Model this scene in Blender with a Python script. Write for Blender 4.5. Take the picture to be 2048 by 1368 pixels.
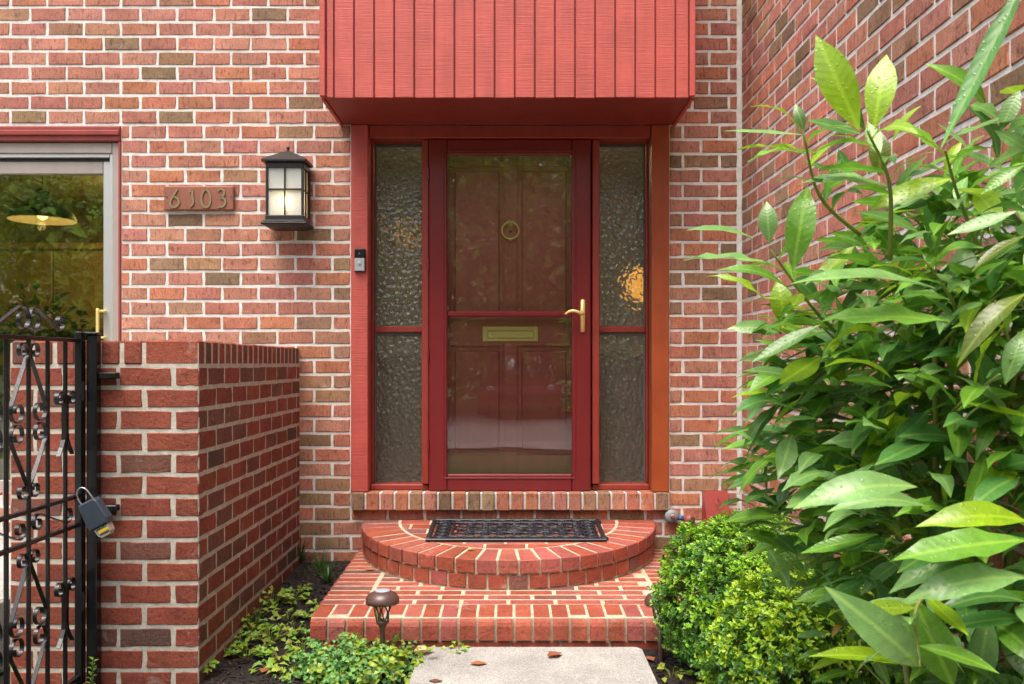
import bpy, math, random
from mathutils import Vector, Matrix, noise
R = math.radians
rnd = random.Random(11)
sc = bpy.context.scene
for o in list(bpy.data.objects): bpy.data.objects.remove(o)

# ------------------------------------------------------------------ camera, sky, sun, exposure
# photo is 2048x1368; facade is frontal at 362 px/m, vanishing point (1022,727), focal length 1786 px
F, CY, CZ, VX, VY = 1786.0, -4.93, 1.2, 1022.0, 727.0
cam = bpy.data.cameras.new('camera'); camo = bpy.data.objects.new('camera', cam)
sc.collection.objects.link(camo); sc.camera = camo
camo.location = (0, CY, CZ); camo.rotation_euler = (R(90), 0, 0)
cam.sensor_width = 36; cam.lens = 36*F/2048
cam.shift_x = (1024-VX)/2048; cam.shift_y = (VY-684)/2048
cam.clip_start = 0.05; cam.clip_end = 3000
cam.dof.use_dof = True; cam.dof.focus_distance = 4.3; cam.dof.aperture_fstop = 11
sc.render.resolution_x, sc.render.resolution_y = 1024, 684
world = bpy.data.worlds.new('World'); sc.world = world; world.use_nodes = True
wn = world.node_tree.nodes; bg = wn['Background']
sky = wn.new('ShaderNodeTexSky'); sky.sky_type = 'NISHITA'; sky.sun_disc = False
SUN_EL, SUN_AZ = R(67), R(208)      # azimuth of the sun, clockwise from +Y: behind the viewer's left shoulder
sky.sun_elevation = SUN_EL; sky.sun_rotation = SUN_AZ
sky.air_density = 1.0; sky.dust_density = 6.0; sky.ozone_density = 0.6
world.node_tree.links.new(sky.outputs[0], bg.inputs[0]); bg.inputs[1].default_value = 0.12
sun = bpy.data.lights.new('sun', 'SUN'); suno = bpy.data.objects.new('sun', sun); sc.collection.objects.link(suno)
sun.energy = 1.5; sun.angle = R(35); sun.color = (1.0, 0.955, 0.89)
sd = Vector((math.sin(SUN_AZ)*math.cos(SUN_EL), math.cos(SUN_AZ)*math.cos(SUN_EL), math.sin(SUN_EL)))
suno.rotation_euler = sd.to_track_quat('Z', 'Y').to_euler(); suno.location = sd*30
sc.view_settings.view_transform = 'Standard'; sc.view_settings.look = 'None'
sc.view_settings.exposure = 1.36; sc.view_settings.gamma = 1
sc.render.engine = 'CYCLES'

def W(px, py, Y):
    s = F/(Y-CY); return Vector(((px-VX)/s, Y, CZ-(py-VY)/s))
def SX(px, Y): return (px-VX)*(Y-CY)/F
def SZ(py, Y): return CZ-(py-VY)*(Y-CY)/F
def PX(p):
    s = F/max(0.05, p[1]-CY); return (VX+p[0]*s, VY+(CZ-p[2])*s)

# ------------------------------------------------------------------ helpers
COL = sc.collection.objects
def tag(o, label, cat=None, group=None):
    o['label'] = label
    if cat: o['category'] = cat
    if group: o['group'] = group
    return o
def empty(name, loc, label=None, cat=None, group=None, parent=None):
    o = bpy.data.objects.new(name, None); o.empty_display_size = 0.1; COL.link(o); o.location = loc
    if label: tag(o, label, cat, group)
    if parent: adopt(o, parent)
    return o
def adopt(o, parent):
    """parent keeping the world place (parents here are unrotated unless set before)"""
    o.parent = parent
    o.matrix_parent_inverse = wm(parent).inverted()
def wm(o):
    m = Matrix.LocRotScale(o.location, o.rotation_euler, o.scale)
    if o.parent: m = wm(o.parent) @ o.matrix_parent_inverse @ m
    return m

class MB:
    def __init__(s): s.v=[]; s.f=[]; s.c=[]; s.m=[]; s.cc=None; s.mi=0; s.sm=[]; s.smooth=False
    def face(s, idx):
        s.f.append(tuple(idx)); s.c.append(s.cc or (1,1,1,1)); s.m.append(s.mi); s.sm.append(s.smooth)
    def add(s, vs, fs):
        b=len(s.v); s.v += [tuple(p) for p in vs]
        for f in fs: s.face([b+i for i in f])
        return b
    def box(s, x0,x1,y0,y1,z0,z1):
        s.add([(x0,y0,z0),(x1,y0,z0),(x1,y1,z0),(x0,y1,z0),(x0,y0,z1),(x1,y0,z1),(x1,y1,z1),(x0,y1,z1)],
              [(0,3,2,1),(4,5,6,7),(0,1,5,4),(1,2,6,5),(2,3,7,6),(3,0,4,7)])
    def cbox(s, x0,x1,y0,y1,z0,z1,c=0.003):
        c=min(c,(x1-x0)*.45,(y1-y0)*.45,(z1-z0)*.45)
        P=[(x0,x1),(y0,y1),(z0,z1)]; ids={}; vs=[]
        for i in (0,1):
            for j in (0,1):
                for k in (0,1):
                    e=(i,j,k)
                    for a in range(3):
                        p=[P[q][e[q]]+(c if e[q]==0 else -c)*(q!=a) for q in range(3)]
                        ids[(i,j,k,a)]=len(vs); vs.append(p)
        fs=[]
        def out(f):
            ctr=sum((Vector(vs[i]) for i in f),Vector())/len(f); mid=Vector(((x0+x1)/2,(y0+y1)/2,(z0+z1)/2))
            n=(Vector(vs[f[1]])-Vector(vs[f[0]])).cross(Vector(vs[f[2]])-Vector(vs[f[1]]))
            fs.append(f if n.dot(ctr-mid)>0 else f[::-1])
        for a in range(3):
            b,d=[q for q in range(3) if q!=a]
            for e in (0,1):
                def k(i,j): t=[0,0,0]; t[a]=e; t[b]=i; t[d]=j; return ids[(t[0],t[1],t[2],a)]
                out([k(0,0),k(1,0),k(1,1),k(0,1)])
            for i in (0,1):
                for j in (0,1):
                    def k2(e,ax): t=[0,0,0]; t[a]=e; t[b]=i; t[d]=j; return ids[(t[0],t[1],t[2],ax)]
                    out([k2(0,b),k2(1,b),k2(1,d),k2(0,d)])
        for i in (0,1):
            for j in (0,1):
                for k_ in (0,1): out([ids[(i,j,k_,0)],ids[(i,j,k_,1)],ids[(i,j,k_,2)]])
        s.add(vs,fs)
    def tube(s, path, r, n=8, cap=True):
        path=[Vector(p) for p in path]; m=len(path)
        rr=r if isinstance(r,(list,tuple)) else [r]*m
        t0=(path[1]-path[0]).normalized(); up=Vector((0,0,1)) if abs(t0.z)<.9 else Vector((1,0,0))
        nrm=t0.cross(up).normalized(); b=len(s.v)
        for i,p in enumerate(path):
            t=(path[min(i+1,m-1)]-path[max(i-1,0)]).normalized()
            nrm=(nrm-t*nrm.dot(t)).normalized(); bn=t.cross(nrm)
            for k in range(n):
                a=2*math.pi*k/n; s.v.append(tuple(p+(nrm*math.cos(a)+bn*math.sin(a))*rr[i]))
        for i in range(m-1):
            for k in range(n):
                s.face((b+i*n+k, b+i*n+(k+1)%n, b+(i+1)*n+(k+1)%n, b+(i+1)*n+k))
        if cap: s.face([b+k for k in range(n)][::-1]); s.face([b+(m-1)*n+k for k in range(n)])
    def lathe(s, prof, ctr=(0,0,0), n=20, axis='z'):
        b=len(s.v); m=len(prof)
        for (r,h) in prof:
            for k in range(n):
                a=2*math.pi*k/n; x,y=r*math.cos(a),r*math.sin(a)
                p=(x,y,h) if axis=='z' else ((x,-h,y) if axis=='y' else (h,x,y))
                s.v.append((p[0]+ctr[0],p[1]+ctr[1],p[2]+ctr[2]))
        for i in range(m-1):
            for k in range(n): s.face((b+i*n+k,b+i*n+(k+1)%n,b+(i+1)*n+(k+1)%n,b+(i+1)*n+k))
        s.face([b+k for k in range(n)][::-1]); s.face([b+(m-1)*n+k for k in range(n)])
    def ribbon(s, path, th, w0, w1, place):
        """flat bar following a 2-D path: thickness th in the plane, from w0 to w1 across it; place(u,v,w)->xyz"""
        m=len(path); b=len(s.v)
        for i,(u,v) in enumerate(path):
            a=path[max(i-1,0)]; c=path[min(i+1,m-1)]; du,dv=c[0]-a[0],c[1]-a[1]; l=math.hypot(du,dv) or 1
            nu,nv=-dv/l*th[i]/2 if isinstance(th,list) else -dv/l*th/2, du/l*th[i]/2 if isinstance(th,list) else du/l*th/2
            for (sg,w) in ((1,w0),(-1,w0),(-1,w1),(1,w1)): s.v.append(tuple(place(u+sg*nu,v+sg*nv,w)))
        for i in range(m-1):
            for k in range(4): s.face((b+i*4+k,b+i*4+(k+1)%4,b+i*4+4+(k+1)%4,b+i*4+4+k))
        s.face((b+3,b+2,b+1,b)); e=b+(m-1)*4; s.face((e,e+1,e+2,e+3))
    def prism(s, poly, z0, z1, c=0.004, zf=None, bot=True):
        """upright prism over a convex polygon (counter-clockwise) with chamfered top edge"""
        n=len(poly); cx=sum(p[0] for p in poly)/n; cy=sum(p[1] for p in poly)/n
        def ins(p,d):
            l=math.hypot(p[0]-cx,p[1]-cy) or 1; k=max(0.3,1-d*1.3/l); return (cx+(p[0]-cx)*k, cy+(p[1]-cy)*k)
        zf=zf or (lambda x,y:0)
        vs=[(p[0],p[1],z0+zf(*p)) for p in poly]+[(p[0],p[1],z1-c+zf(*p)) for p in poly]
        for p in poly: q=ins(p,c); vs.append((q[0],q[1],z1+zf(*q)))
        fs=[]
        for i in range(n):
            j=(i+1)%n; fs+=[(i,j,n+j,n+i),(n+i,n+j,2*n+j,2*n+i)]
        fs.append(tuple(range(2*n,3*n)))
        if bot: fs.append(tuple(range(n))[::-1])
        s.add(vs,fs)
    def build(s, name, mat, parent=None, col=False, loc=None, rot=None):
        me=bpy.data.meshes.new(name); me.from_pydata(s.v,[],s.f)
        for m in (mat if isinstance(mat,(list,tuple)) else [mat]): me.materials.append(m)
        if len(me.materials)>1: me.polygons.foreach_set('material_index', s.m)
        me.polygons.foreach_set('use_smooth', s.sm)
        if col:
            a=me.attributes.new('col','FLOAT_COLOR','FACE'); flat=[]
            for c in s.c: flat+=[c[0],c[1],c[2],1.0]
            a.data.foreach_set('color', flat)
        me.update()
        o=bpy.data.objects.new(name, me); COL.link(o)
        if loc is not None: o.location=loc
        if rot is not None: o.rotation_euler=rot
        if parent: adopt(o,parent)
        return o
def spline(pts, k=6):
    P=[Vector(p) for p in pts]; P=[P[0]*2-P[1]]+P+[P[-1]*2-P[-2]]; out=[]
    for i in range(1,len(P)-2):
        for j in range(k):
            t=j/k; a,b,c,d=P[i-1],P[i],P[i+1],P[i+2]
            out.append(0.5*((2*b)+(c-a)*t+(2*a-5*b+4*c-d)*t*t+(3*b-a-3*c+d)*t**3))
    out.append(P[-2]); return out

# ------------------------------------------------------------------ materials
def mat(name, color=(.8,.8,.8), rough=.6, metal=0.0, spec=.5):
    m=bpy.data.materials.new(name); m.use_nodes=True; b=m.node_tree.nodes['Principled BSDF']
    b.inputs['Base Color'].default_value=(*color,1); b.inputs['Roughness'].default_value=rough
    b.inputs['Metallic'].default_value=metal; b.inputs['Specular IOR Level'].default_value=spec
    return m
def nd(m,t,**kw):
    n=m.node_tree.nodes.new(t)
    for k,v in kw.items(): setattr(n,k,v)
    return n
def lk(m,a,b): m.node_tree.links.new(a,b)
def pos(m, scale):
    g=nd(m,'ShaderNodeNewGeometry'); v=nd(m,'ShaderNodeVectorMath',operation='MULTIPLY'); v.inputs[1].default_value=scale
    lk(m,g.outputs['Position'],v.inputs[0]); return v.outputs[0]
def noi(m, vec, scale, detail=4, rough=.6):
    n=nd(m,'ShaderNodeTexNoise'); n.inputs['Scale'].default_value=scale; n.inputs['Detail'].default_value=detail
    n.inputs['Roughness'].default_value=rough; lk(m,vec,n.inputs['Vector']); return n.outputs['Fac']
def mapr(m, fac, a,b,c,d):
    n=nd(m,'ShaderNodeMapRange'); lk(m,fac,n.inputs[0])
    for i,v in enumerate((a,b,c,d)): n.inputs[i+1].default_value=v
    return n.outputs[0]
def mul(m, colr, fac):
    n=nd(m,'ShaderNodeMix',data_type='RGBA',blend_type='MULTIPLY'); n.inputs[0].default_value=1
    lk(m,colr,n.inputs[6]); lk(m,fac,n.inputs[7]); return n.outputs[2]
def mixc(m, fac, a, b):
    n=nd(m,'ShaderNodeMix',data_type='RGBA'); lk(m,fac,n.inputs[0])
    for i,x in ((6,a),(7,b)):
        if isinstance(x,tuple): n.inputs[i].default_value=(*x,1)
        else: lk(m,x,n.inputs[i])
    return n.outputs[2]
def bump(m, h, dist, strength=1.0, prev=None):
    n=nd(m,'ShaderNodeBump'); n.inputs['Strength'].default_value=strength; n.inputs['Distance'].default_value=dist
    lk(m,h,n.inputs['Height'])
    if prev: lk(m,prev,n.inputs['Normal'])
    return n.outputs[0]
def bs(m): return m.node_tree.nodes['Principled BSDF']

def brick_mat(name, attr, streak=(70,70,22), rough=.85, pit=.5, grain=.0016, blotch=True):
    m=mat(name,rough=rough,spec=.3); b=bs(m)
    if attr: c=nd(m,'ShaderNodeAttribute',attribute_name='col').outputs['Color']
    else: c=nd(m,'ShaderNodeObjectInfo').outputs['Color']
    n1=noi(m,pos(m,(1,1,1)),9,3); n2=noi(m,pos(m,streak),1.0,5,.65); n3=noi(m,pos(m,(1,1,1)),320,3,.7)
    c=mul(m,c,mapr(m,n1,.3,.7,.82,1.16))
    c=mul(m,c,mapr(m,n3,.3,.7,.70,1.2)); n5=noi(m,pos(m,(1,1,.55)),150,4,.75); c=mul(m,c,mapr(m,n5,.34,.46,.55,1.0))
    pf=mapr(m,n2,.34,.47,1-pit,1.0); c=mul(m,c,pf)
    if blotch:   # sooty dark patches on some bricks
        n4=noi(m,pos(m,(1,1,1.6)),14,5,.7); c=mul(m,c,mapr(m,n4,.56,.72,1.0,.55))
    st=noi(m,pos(m,(1,1,.5)),1.3,4,.6); c=mul(m,c,mapr(m,st,.32,.68,.80,1.12))      # broad weather staining
    ef=noi(m,pos(m,(1,1,1)),8,6,.75); c=mixc(m,mapr(m,ef,.60,.72,0,.30),c,(.62,.56,.50))   # pale efflorescence
    lk(m,c,b.inputs['Base Color'])
    nb=bump(m,n2,.006,.9); nb=bump(m,n5,.003,.8,nb); nb=bump(m,n3,grain,.8,nb); lk(m,nb,b.inputs['Normal'])
    return m
BRICK=brick_mat('brick_facade',False); BRICKA=brick_mat('brick_facade_joined',True)
BRICKP=brick_mat('brick_garden_wall',False,streak=(50,50,50),pit=.35,blotch=False)
BRICKS=brick_mat('brick_steps',False,streak=(45,45,45),rough=.6,pit=.25,grain=.001,blotch=False)
def mortar(name,c1,c2,rough=.95):
    m=mat(name,rough=rough,spec=.2); n=noi(m,pos(m,(1,1,1)),25,5,.7); n2=noi(m,pos(m,(1,1,1)),260,2)
    lk(m,mixc(m,mapr(m,n,.3,.7,0,1),c1,c2),bs(m).inputs['Base Color'])
    h=bump(m,n2,.002,1); lk(m,bump(m,n,.006,.7,h),bs(m).inputs['Normal']); return m
MORT=mortar('mortar_pale',(.54,.52,.48),(.77,.755,.72)); MORTP=mortar('mortar_tan',(.38,.34,.275),(.58,.54,.47)); MORTS=mortar('mortar_steps',(.36,.29,.20),(.58,.49,.37))
def paint(name,c,rough=.5,grain=None,dist=.0012,var=.12):
    m=mat(name,c,rough); n=noi(m,pos(m,(1,1,1)),7,4)
    rgb=nd(m,'ShaderNodeRGB'); rgb.outputs[0].default_value=(*c,1)
    wr=noi(m,pos(m,(14,14,1.2)),1,5,.7); cc_=mul(m,rgb.outputs[0],mapr(m,n,.3,.7,1-var,1+var)); lk(m,mul(m,cc_,mapr(m,wr,.35,.65,1-var*1.1,1.04)),bs(m).inputs['Base Color'])
    if grain: lk(m,bump(m,noi(m,pos(m,grain),1,5,.65),dist,.8),bs(m).inputs['Normal'])
    return m
SIDING=paint('red_rough_sawn_siding',(.46,.076,.058),.6,(4,4,150),.003)
TRIM=paint('red_trim_paint',(.28,.036,.024),.45,(60,60,6),.0008)
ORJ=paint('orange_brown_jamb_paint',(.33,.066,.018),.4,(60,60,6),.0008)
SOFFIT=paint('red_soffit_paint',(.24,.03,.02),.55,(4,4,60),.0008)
STORM=paint('dark_red_storm_door',(.17,.014,.017),.32,None,var=.05)
ENTRY=paint('brown_red_entry_door',(.54,.145,.10),.4,None,var=.06)
TAUPE=paint('taupe_frame',(.33,.28,.25),.5,None,var=.05)
ALU=mat('aluminium',(.62,.60,.60),.35,.7); BRASS=mat('polished_brass',(1.0,.80,.30),.30,.5)
BLACKM=paint('black_iron_paint',(.010,.010,.011),.22,(180,180,180),.0006)
LANT=paint('bronze_black_metal',(.018,.016,.016),.38,None,var=.1)
RUBBER=mat('black_rubber',(.008,.011,.017),.42); DARK=mat('dark_void',(.01,.01,.01),.8)
BLKPL=mat('black_plastic',(.01,.01,.011),.25); SILVER=mat('silver_plastic',(.50,.51,.54),.35,.5)
def glass_flat(name, refl=.10, tint=(1,1,1)):
    m=bpy.data.materials.new(name); m.use_nodes=True; m.node_tree.nodes.remove(bs(m)); out=m.node_tree.nodes['Material Output']
    t=nd(m,'ShaderNodeBsdfTransparent'); t.inputs[0].default_value=(*tint,1); g=nd(m,'ShaderNodeBsdfGlossy'); g.inputs['Roughness'].default_value=.004
    fr=nd(m,'ShaderNodeFresnel'); fr.inputs[0].default_value=1.5; a=nd(m,'ShaderNodeMath',operation='ADD'); a.inputs[1].default_value=refl
    lk(m,fr.outputs[0],a.inputs[0]); w=bump(m,noi(m,pos(m,(1,1,1)),2.2,1),.004,.35); lk(m,w,g.inputs['Normal'])
    mx=nd(m,'ShaderNodeMixShader'); lk(m,a.outputs[0],mx.inputs[0]); lk(m,t.outputs[0],mx.inputs[1]); lk(m,g.outputs[0],mx.inputs[2]); lk(m,mx.outputs[0],out.inputs[0]); return m
GLASS=glass_flat('storm_glass',.035,(.97,.97,.97)); GLASSK=glass_flat('patio_glass',.10,(.72,.74,.64))
HAMMER=mat('hammered_glass',(.66,.65,.56),.07); b=bs(HAMMER); b.inputs['Transmission Weight'].default_value=.93; b.inputs['IOR'].default_value=1.5
vo=nd(HAMMER,'ShaderNodeTexVoronoi',feature='SMOOTH_F1'); vo.inputs['Scale'].default_value=38; vo.inputs['Smoothness'].default_value=.35
lk(HAMMER,pos(HAMMER,(1,1,1)),vo.inputs['Vector']); lk(HAMMER,bump(HAMMER,vo.outputs['Distance'],.0062,1),b.inputs['Normal'])
def leaf_mat(name, attr=True, rough=.38, trans=.3, vein=False):
    m=mat(name,rough=rough,spec=.5); b=bs(m); out=m.node_tree.nodes['Material Output']
    c=nd(m,'ShaderNodeAttribute',attribute_name='col').outputs['Color'] if attr else nd(m,'ShaderNodeObjectInfo').outputs['Color']
    if vein:
        tc=nd(m,'ShaderNodeTexCoord').outputs['Object'] if not attr else nd(m,'ShaderNodeAttribute',attribute_name='leafco').outputs['Vector']; sp=nd(m,'ShaderNodeSeparateXYZ'); lk(m,tc,sp.inputs[0])
        ab=nd(m,'ShaderNodeMath',operation='ABSOLUTE'); lk(m,sp.outputs[0],ab.inputs[0])
        rib=mapr(m,ab.outputs[0],.008,.022,.75,0.0)
        lc=nd(m,'ShaderNodeMix',data_type='RGBA',blend_type='ADD'); lc.inputs[0].default_value=.8; lk(m,c,lc.inputs[6]); lc.inputs[7].default_value=(.16,.20,.03,1)
        # side veins: chevrons running out from the midrib
        ad=nd(m,'ShaderNodeMath',operation='MULTIPLY_ADD'); lk(m,ab.outputs[0],ad.inputs[0]); ad.inputs[1].default_value=-.8; lk(m,sp.outputs[1],ad.inputs[2])
        sn=nd(m,'ShaderNodeMath',operation='MULTIPLY'); sn.inputs[1].default_value=75; lk(m,ad.outputs[0],sn.inputs[0])
        si=nd(m,'ShaderNodeMath',operation='SINE'); lk(m,sn.outputs[0],si.inputs[0])
        c=mul(m,c,mapr(m,si.outputs[0],.6,1,1.0,1.07)); nz=noi(m,pos(m,(1,1,1)),40,3); c=mul(m,c,mapr(m,nz,.3,.7,.85,1.15))
        c=mixc(m,rib,c,lc.outputs[2])
        sp2=noi(m,pos(m,(1,1,1)),55,4,.7); c=mixc(m,mapr(m,sp2,.68,.73,0,.75),c,(.20,.13,.03)); ag=noi(m,pos(m,(1,1,1)),5,2); c=mul(m,c,mapr(m,ag,.35,.65,.8,1.15))
        dr=nd(m,'ShaderNodeTexVoronoi'); dr.inputs['Scale'].default_value=110; lk(m,pos(m,(1,1,1)),dr.inputs['Vector'])   # rain drops
        nb=bump(m,si.outputs[0],.0003,.25); nb=bump(m,mapr(m,dr.outputs['Distance'],.0,.28,1,0),.0015,.5,nb); lk(m,nb,b.inputs['Normal'])
    lk(m,c,b.inputs['Base Color']); t=nd(m,'ShaderNodeBsdfTranslucent'); lk(m,c,t.inputs[0])
    mx=nd(m,'ShaderNodeMixShader'); mx.inputs[0].default_value=trans; lk(m,b.outputs[0],mx.inputs[1]); lk(m,t.outputs[0],mx.inputs[2]); lk(m,mx.outputs[0],out.inputs[0]); return m
LEAFA=leaf_mat('small_leaf'); LAUREL=leaf_mat('laurel_leaf',False,.27,.34,True); LAURELA=leaf_mat('laurel_leaf_joined',True,.3,.36,True)
STEM=paint('green_stem',(.17,.20,.03),.5); TWIG=paint('brown_twig',(.10,.06,.035),.8); BARK=paint('bark',(.07,.05,.035),.9,(30,30,8),.01)

# ------------------------------------------------------------------ bricks
_bm={}
def brick_mesh(kind, m, H=.071, L=.193, D=.05, var=0):
    key=(kind,m.name,var)
    if key in _bm: return _bm[key]
    q=random.Random(hash((kind,var))%9999); hx,hz=L/2,H/2; c=.0035
    per=[(-hx,-hz),(-hx/3,-hz),(hx/3,-hz),(hx,-hz),(hx,0),(hx,hz),(hx/3,hz),(-hx/3,hz),(-hx,hz),(-hx,0)]
    per=[(x+q.uniform(-.0024,.0024),z+q.uniform(-.0024,.0024)) for x,z in per]
    vs=[(x,D,z) for x,z in per]+[(x,.0035,z) for x,z in per]+[(x-math.copysign(c,x)*(abs(x)>hx*.9)+q.uniform(-.0008,.0008),q.uniform(-.0012,.0008),z-math.copysign(c,z)*(abs(z)>hz*.5)) for x,z in per]
    n=10; fs=[]
    for i in range(n):
        j=(i+1)%n; fs+=[(i,j,n+j,n+i),(n+i,n+j,2*n+j,2*n+i)]
    fs.append(tuple(range(2*n,3*n)))
    me=bpy.data.meshes.new('brick'); me.from_pydata(vs,[],fs); me.materials.append(m); me.update(); _bm[key]=me; return me
def put_brick(parent, m, p, rz, L, H, color, tilt=0, hh=.071):
    half=L<.125; me=brick_mesh('half' if half else 'full',m,L=.0915 if half else .193,var=rnd.randrange(10))
    o=bpy.data.objects.new('brick',me); COL.link(o); o.location=p; o.rotation_euler=(0,tilt,rz)
    o.scale=(L/(.0915 if half else .193),1,H/hh); o.color=(*color,1); adopt(o,parent); return o
def join_brick(mb, p, rz, L, H, color):
    me=brick_mesh('full',BRICK,var=rnd.randrange(10)); M=Matrix.Translation(p)@Matrix.Rotation(rz,4,'Z')@Matrix.Diagonal((L/.193,1,H/.071,1))
    mb.cc=color; mb.add([M@v.co for v in me.vertices],[tuple(f.vertices) for f in me.polygons])
def jit(c,a=.12):
    k=rnd.uniform(1-a,1+a); return (c[0]*k,c[1]*k*rnd.uniform(.93,1.07),c[2]*k*rnd.uniform(.93,1.07))
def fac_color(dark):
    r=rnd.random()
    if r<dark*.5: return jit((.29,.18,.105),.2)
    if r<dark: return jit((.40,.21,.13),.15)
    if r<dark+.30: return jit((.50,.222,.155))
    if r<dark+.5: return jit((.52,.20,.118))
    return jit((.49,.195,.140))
def rows_of(zs, segs_for, phase_for, P=.2032, J=.0138):
    out=[]
    for i,(z0,z1) in enumerate(zs):
        for (a,b) in segs_for(i,z0,z1):
            ph=phase_for(i,a,b); k=math.floor((a-ph)/P); u=ph+k*P
            while u<b:
                l,r=max(u,a),min(u+P,b)
                if r-l>.035: out.append((i,l+(J/2 if l>a else J*.3),r-(J/2 if r<b else J*.3),z0+.0071,z1-.0071))
                elif r-l>.002 and out and r==b and out[-1][0]==i: t=out[-1]; out[-1]=(i,t[1],b-J*.3,t[3],t[4])
                u+=P
    return out

# ================================================================== SETTING: ground
MULCH=mat('dark_mulch',rough=.95); n=noi(MULCH,pos(MULCH,(1,1,1)),45,6,.75)
lk(MULCH,mixc(MULCH,mapr(MULCH,n,.35,.7,0,1),(.008,.006,.005),(.05,.032,.022)),bs(MULCH).inputs['Base Color']); lk(MULCH,bump(MULCH,n,.03,1),bs(MULCH).inputs['Normal'])
GRASS=mat('lawn',rough=.9); n=noi(GRASS,pos(GRASS,(1,1,1)),6,6,.7); lk(GRASS,mixc(GRASS,n,(.03,.06,.012),(.07,.12,.025)),bs(GRASS).inputs['Base Color'])
CONC=mat('aggregate_concrete',rough=.9); vv=nd(CONC,'ShaderNodeTexVoronoi'); vv.inputs['Scale'].default_value=170; lk(CONC,pos(CONC,(1,1,1)),vv.inputs['Vector'])
n=noi(CONC,pos(CONC,(1,1,1)),5,5); n2=noi(CONC,pos(CONC,(1,1,1)),150,3,.7)
c=mixc(CONC,mapr(CONC,n2,.34,.5,0,1),(.23,.215,.19),(.42,.41,.385)); c=mul(CONC,c,mapr(CONC,n,.3,.7,.78,1.1)); c=mul(CONC,c,mapr(CONC,noi(CONC,pos(CONC,(1,1,1)),1.7,6,.7),.38,.62,.80,1.08))
sv=nd(CONC,'ShaderNodeSeparateColor'); lk(CONC,vv.outputs['Color'],sv.inputs[0]); c=mul(CONC,c,mapr(CONC,sv.outputs[0],0,1,.82,1.12))
lk(CONC,c,bs(CONC).inputs['Base Color']); lk(CONC,bump(CONC,vv.outputs['Distance'],.004,.8),bs(CONC).inputs['Normal'])
ROADM=mat('street_concrete',(.24,.23,.22),.9)
def bed_z(x,y):
    t=-y; z=.105-.07*min(t,1.7)-.004*max(0,t-1.7)
    return z+.008*math.sin(x*9+y*4)*math.cos(y*7-x*3)
def struct(o): o['kind']='structure'; return o
mb=MB(); mb.add([(-400,-800,-.03),(400,-800,-.03),(400,60,-.03),(-400,60,-.03)],[(0,1,2,3)]); struct(mb.build('ground',GRASS))
mb=MB(); mb.smooth=True; nx,ny=60,90
vs=[(-1.95+3.2*i/nx, .0-4.0*j/ny, 0) for j in range(ny+1) for i in range(nx+1)]
vs=[(x,y,bed_z(x,y)) for x,y,_ in vs]
mb.add(vs,[(j*(nx+1)+i,(j+1)*(nx+1)+i,(j+1)*(nx+1)+i+1,j*(nx+1)+i+1) for j in range(ny) for i in range(nx)])
struct(mb.build('mulch_bed',MULCH))
# concrete slab of the path, rounded corners
sx0,sx1,sy1,sy0=-.372,.535,-1.262,-4.4
poly=[]
for (cx,cy,a0) in ((sx1-.035,sy1-.035,0),(sx0+.035,sy1-.035,90),(sx0+.035,sy0+.035,180),(sx1-.035,sy0+.035,270)):
    for k in range(4): a=R(a0+k*30); poly.append((cx+.035*math.cos(a),cy+.035*math.sin(a)))
mb=MB(); mb.prism(poly,-.03,.039,.008); struct(mb.build('path',CONC))
mb=MB(); mb.cbox(-6,-2.0,-3.6,.0,-.02,.27,.01); struct(mb.build('patio',CONC))
mb=MB(); mb.box(-60,60,-16.2,-8.2,-.06,-.005); struct(mb.build('street',ROADM))
mb=MB(); mb.box(-60,60,-8.2,-7.2,-.06,.03); struct(mb.build('pavement',CONC))

# ================================================================== THE HOUSE
house=empty('brick_house',(0,0,0),'brick house front with red entrance door, sidelights and red boarded overhang','house')
COURSE=.0811; Z0=3.168; WT=4.06
DX0,DX1=-.884,.873; DZ0=.3945; DZT=2.52       # entrance opening
PX1=-2.152; PZ0,PZ1=.47,2.512                   # patio door opening
wall=MB(); T0,T1=.0035,.22
for (a,b,c,d) in ((-5.2,PX1-2.4,0,WT),(PX1-2.4,PX1,PZ1,WT),(PX1-2.4,PX1,-.05,PZ0),(PX1,DX0,-.05,WT),(DX0,DX1,DZT,WT),(DX0,DX1,-.05,DZ0),(DX1,1.274,-.05,WT)):
    wall.box(a,b,T0,T1,c,d)
wallo=wall.build('wall',MORT,house)
zs=[(Z0-COURSE*(i+1),Z0-COURSE*i) for i in range(-11,39)]
def segs(i,z0,z1):
    zc=(z0+z1)/2; s=[(-4.4,1.251)]
    def cut(s,a,b):
        o=[]
        for l,r in s:
            if b<=l or a>=r: o.append((l,r)); continue
            if l<a: o.append((l,a))
            if r>b: o.append((b,r))
        return o
    if PZ0<zc<PZ1: s=cut(s,PX1-2.4,PX1)
    if DZ0-.02<zc<DZT: s=cut(s,DX0,DX1)
    return s
def phase(i,a,b):
    n=i-11
    if a>.5: return 1.0500 if n%2 else 1.1520
    if n<8: return (-2.657 if n%2==0 else -2.765)
    return (-2.713 if n%2==0 else -2.613)
facade=rows_of(zs,segs,phase)
def hidden_f(x,z):
    px,py=PX((x,0,z))
    if px<-30 or px>1482 or py<-25: return True
    if -.93<x<.90 and z>2.50: return True
    if x<-1.17 and z<1.26: return True
    if z<.40 and -.8<x<.8: return True
    if x>.95 and z<.30: return True
    return z<.08
vis=[];hid=[]
for (i,l,r,z0,z1) in facade: (hid if hidden_f((l+r)/2,(z0+z1)/2) else vis).append((l,r,z0,z1))
vis.sort(key=lambda b:-(b[1]-b[0]))
hid+=vis[300:]; vis=vis[:300]
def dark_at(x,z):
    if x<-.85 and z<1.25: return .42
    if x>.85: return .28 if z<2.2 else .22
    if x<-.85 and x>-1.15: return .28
    return .10
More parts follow.
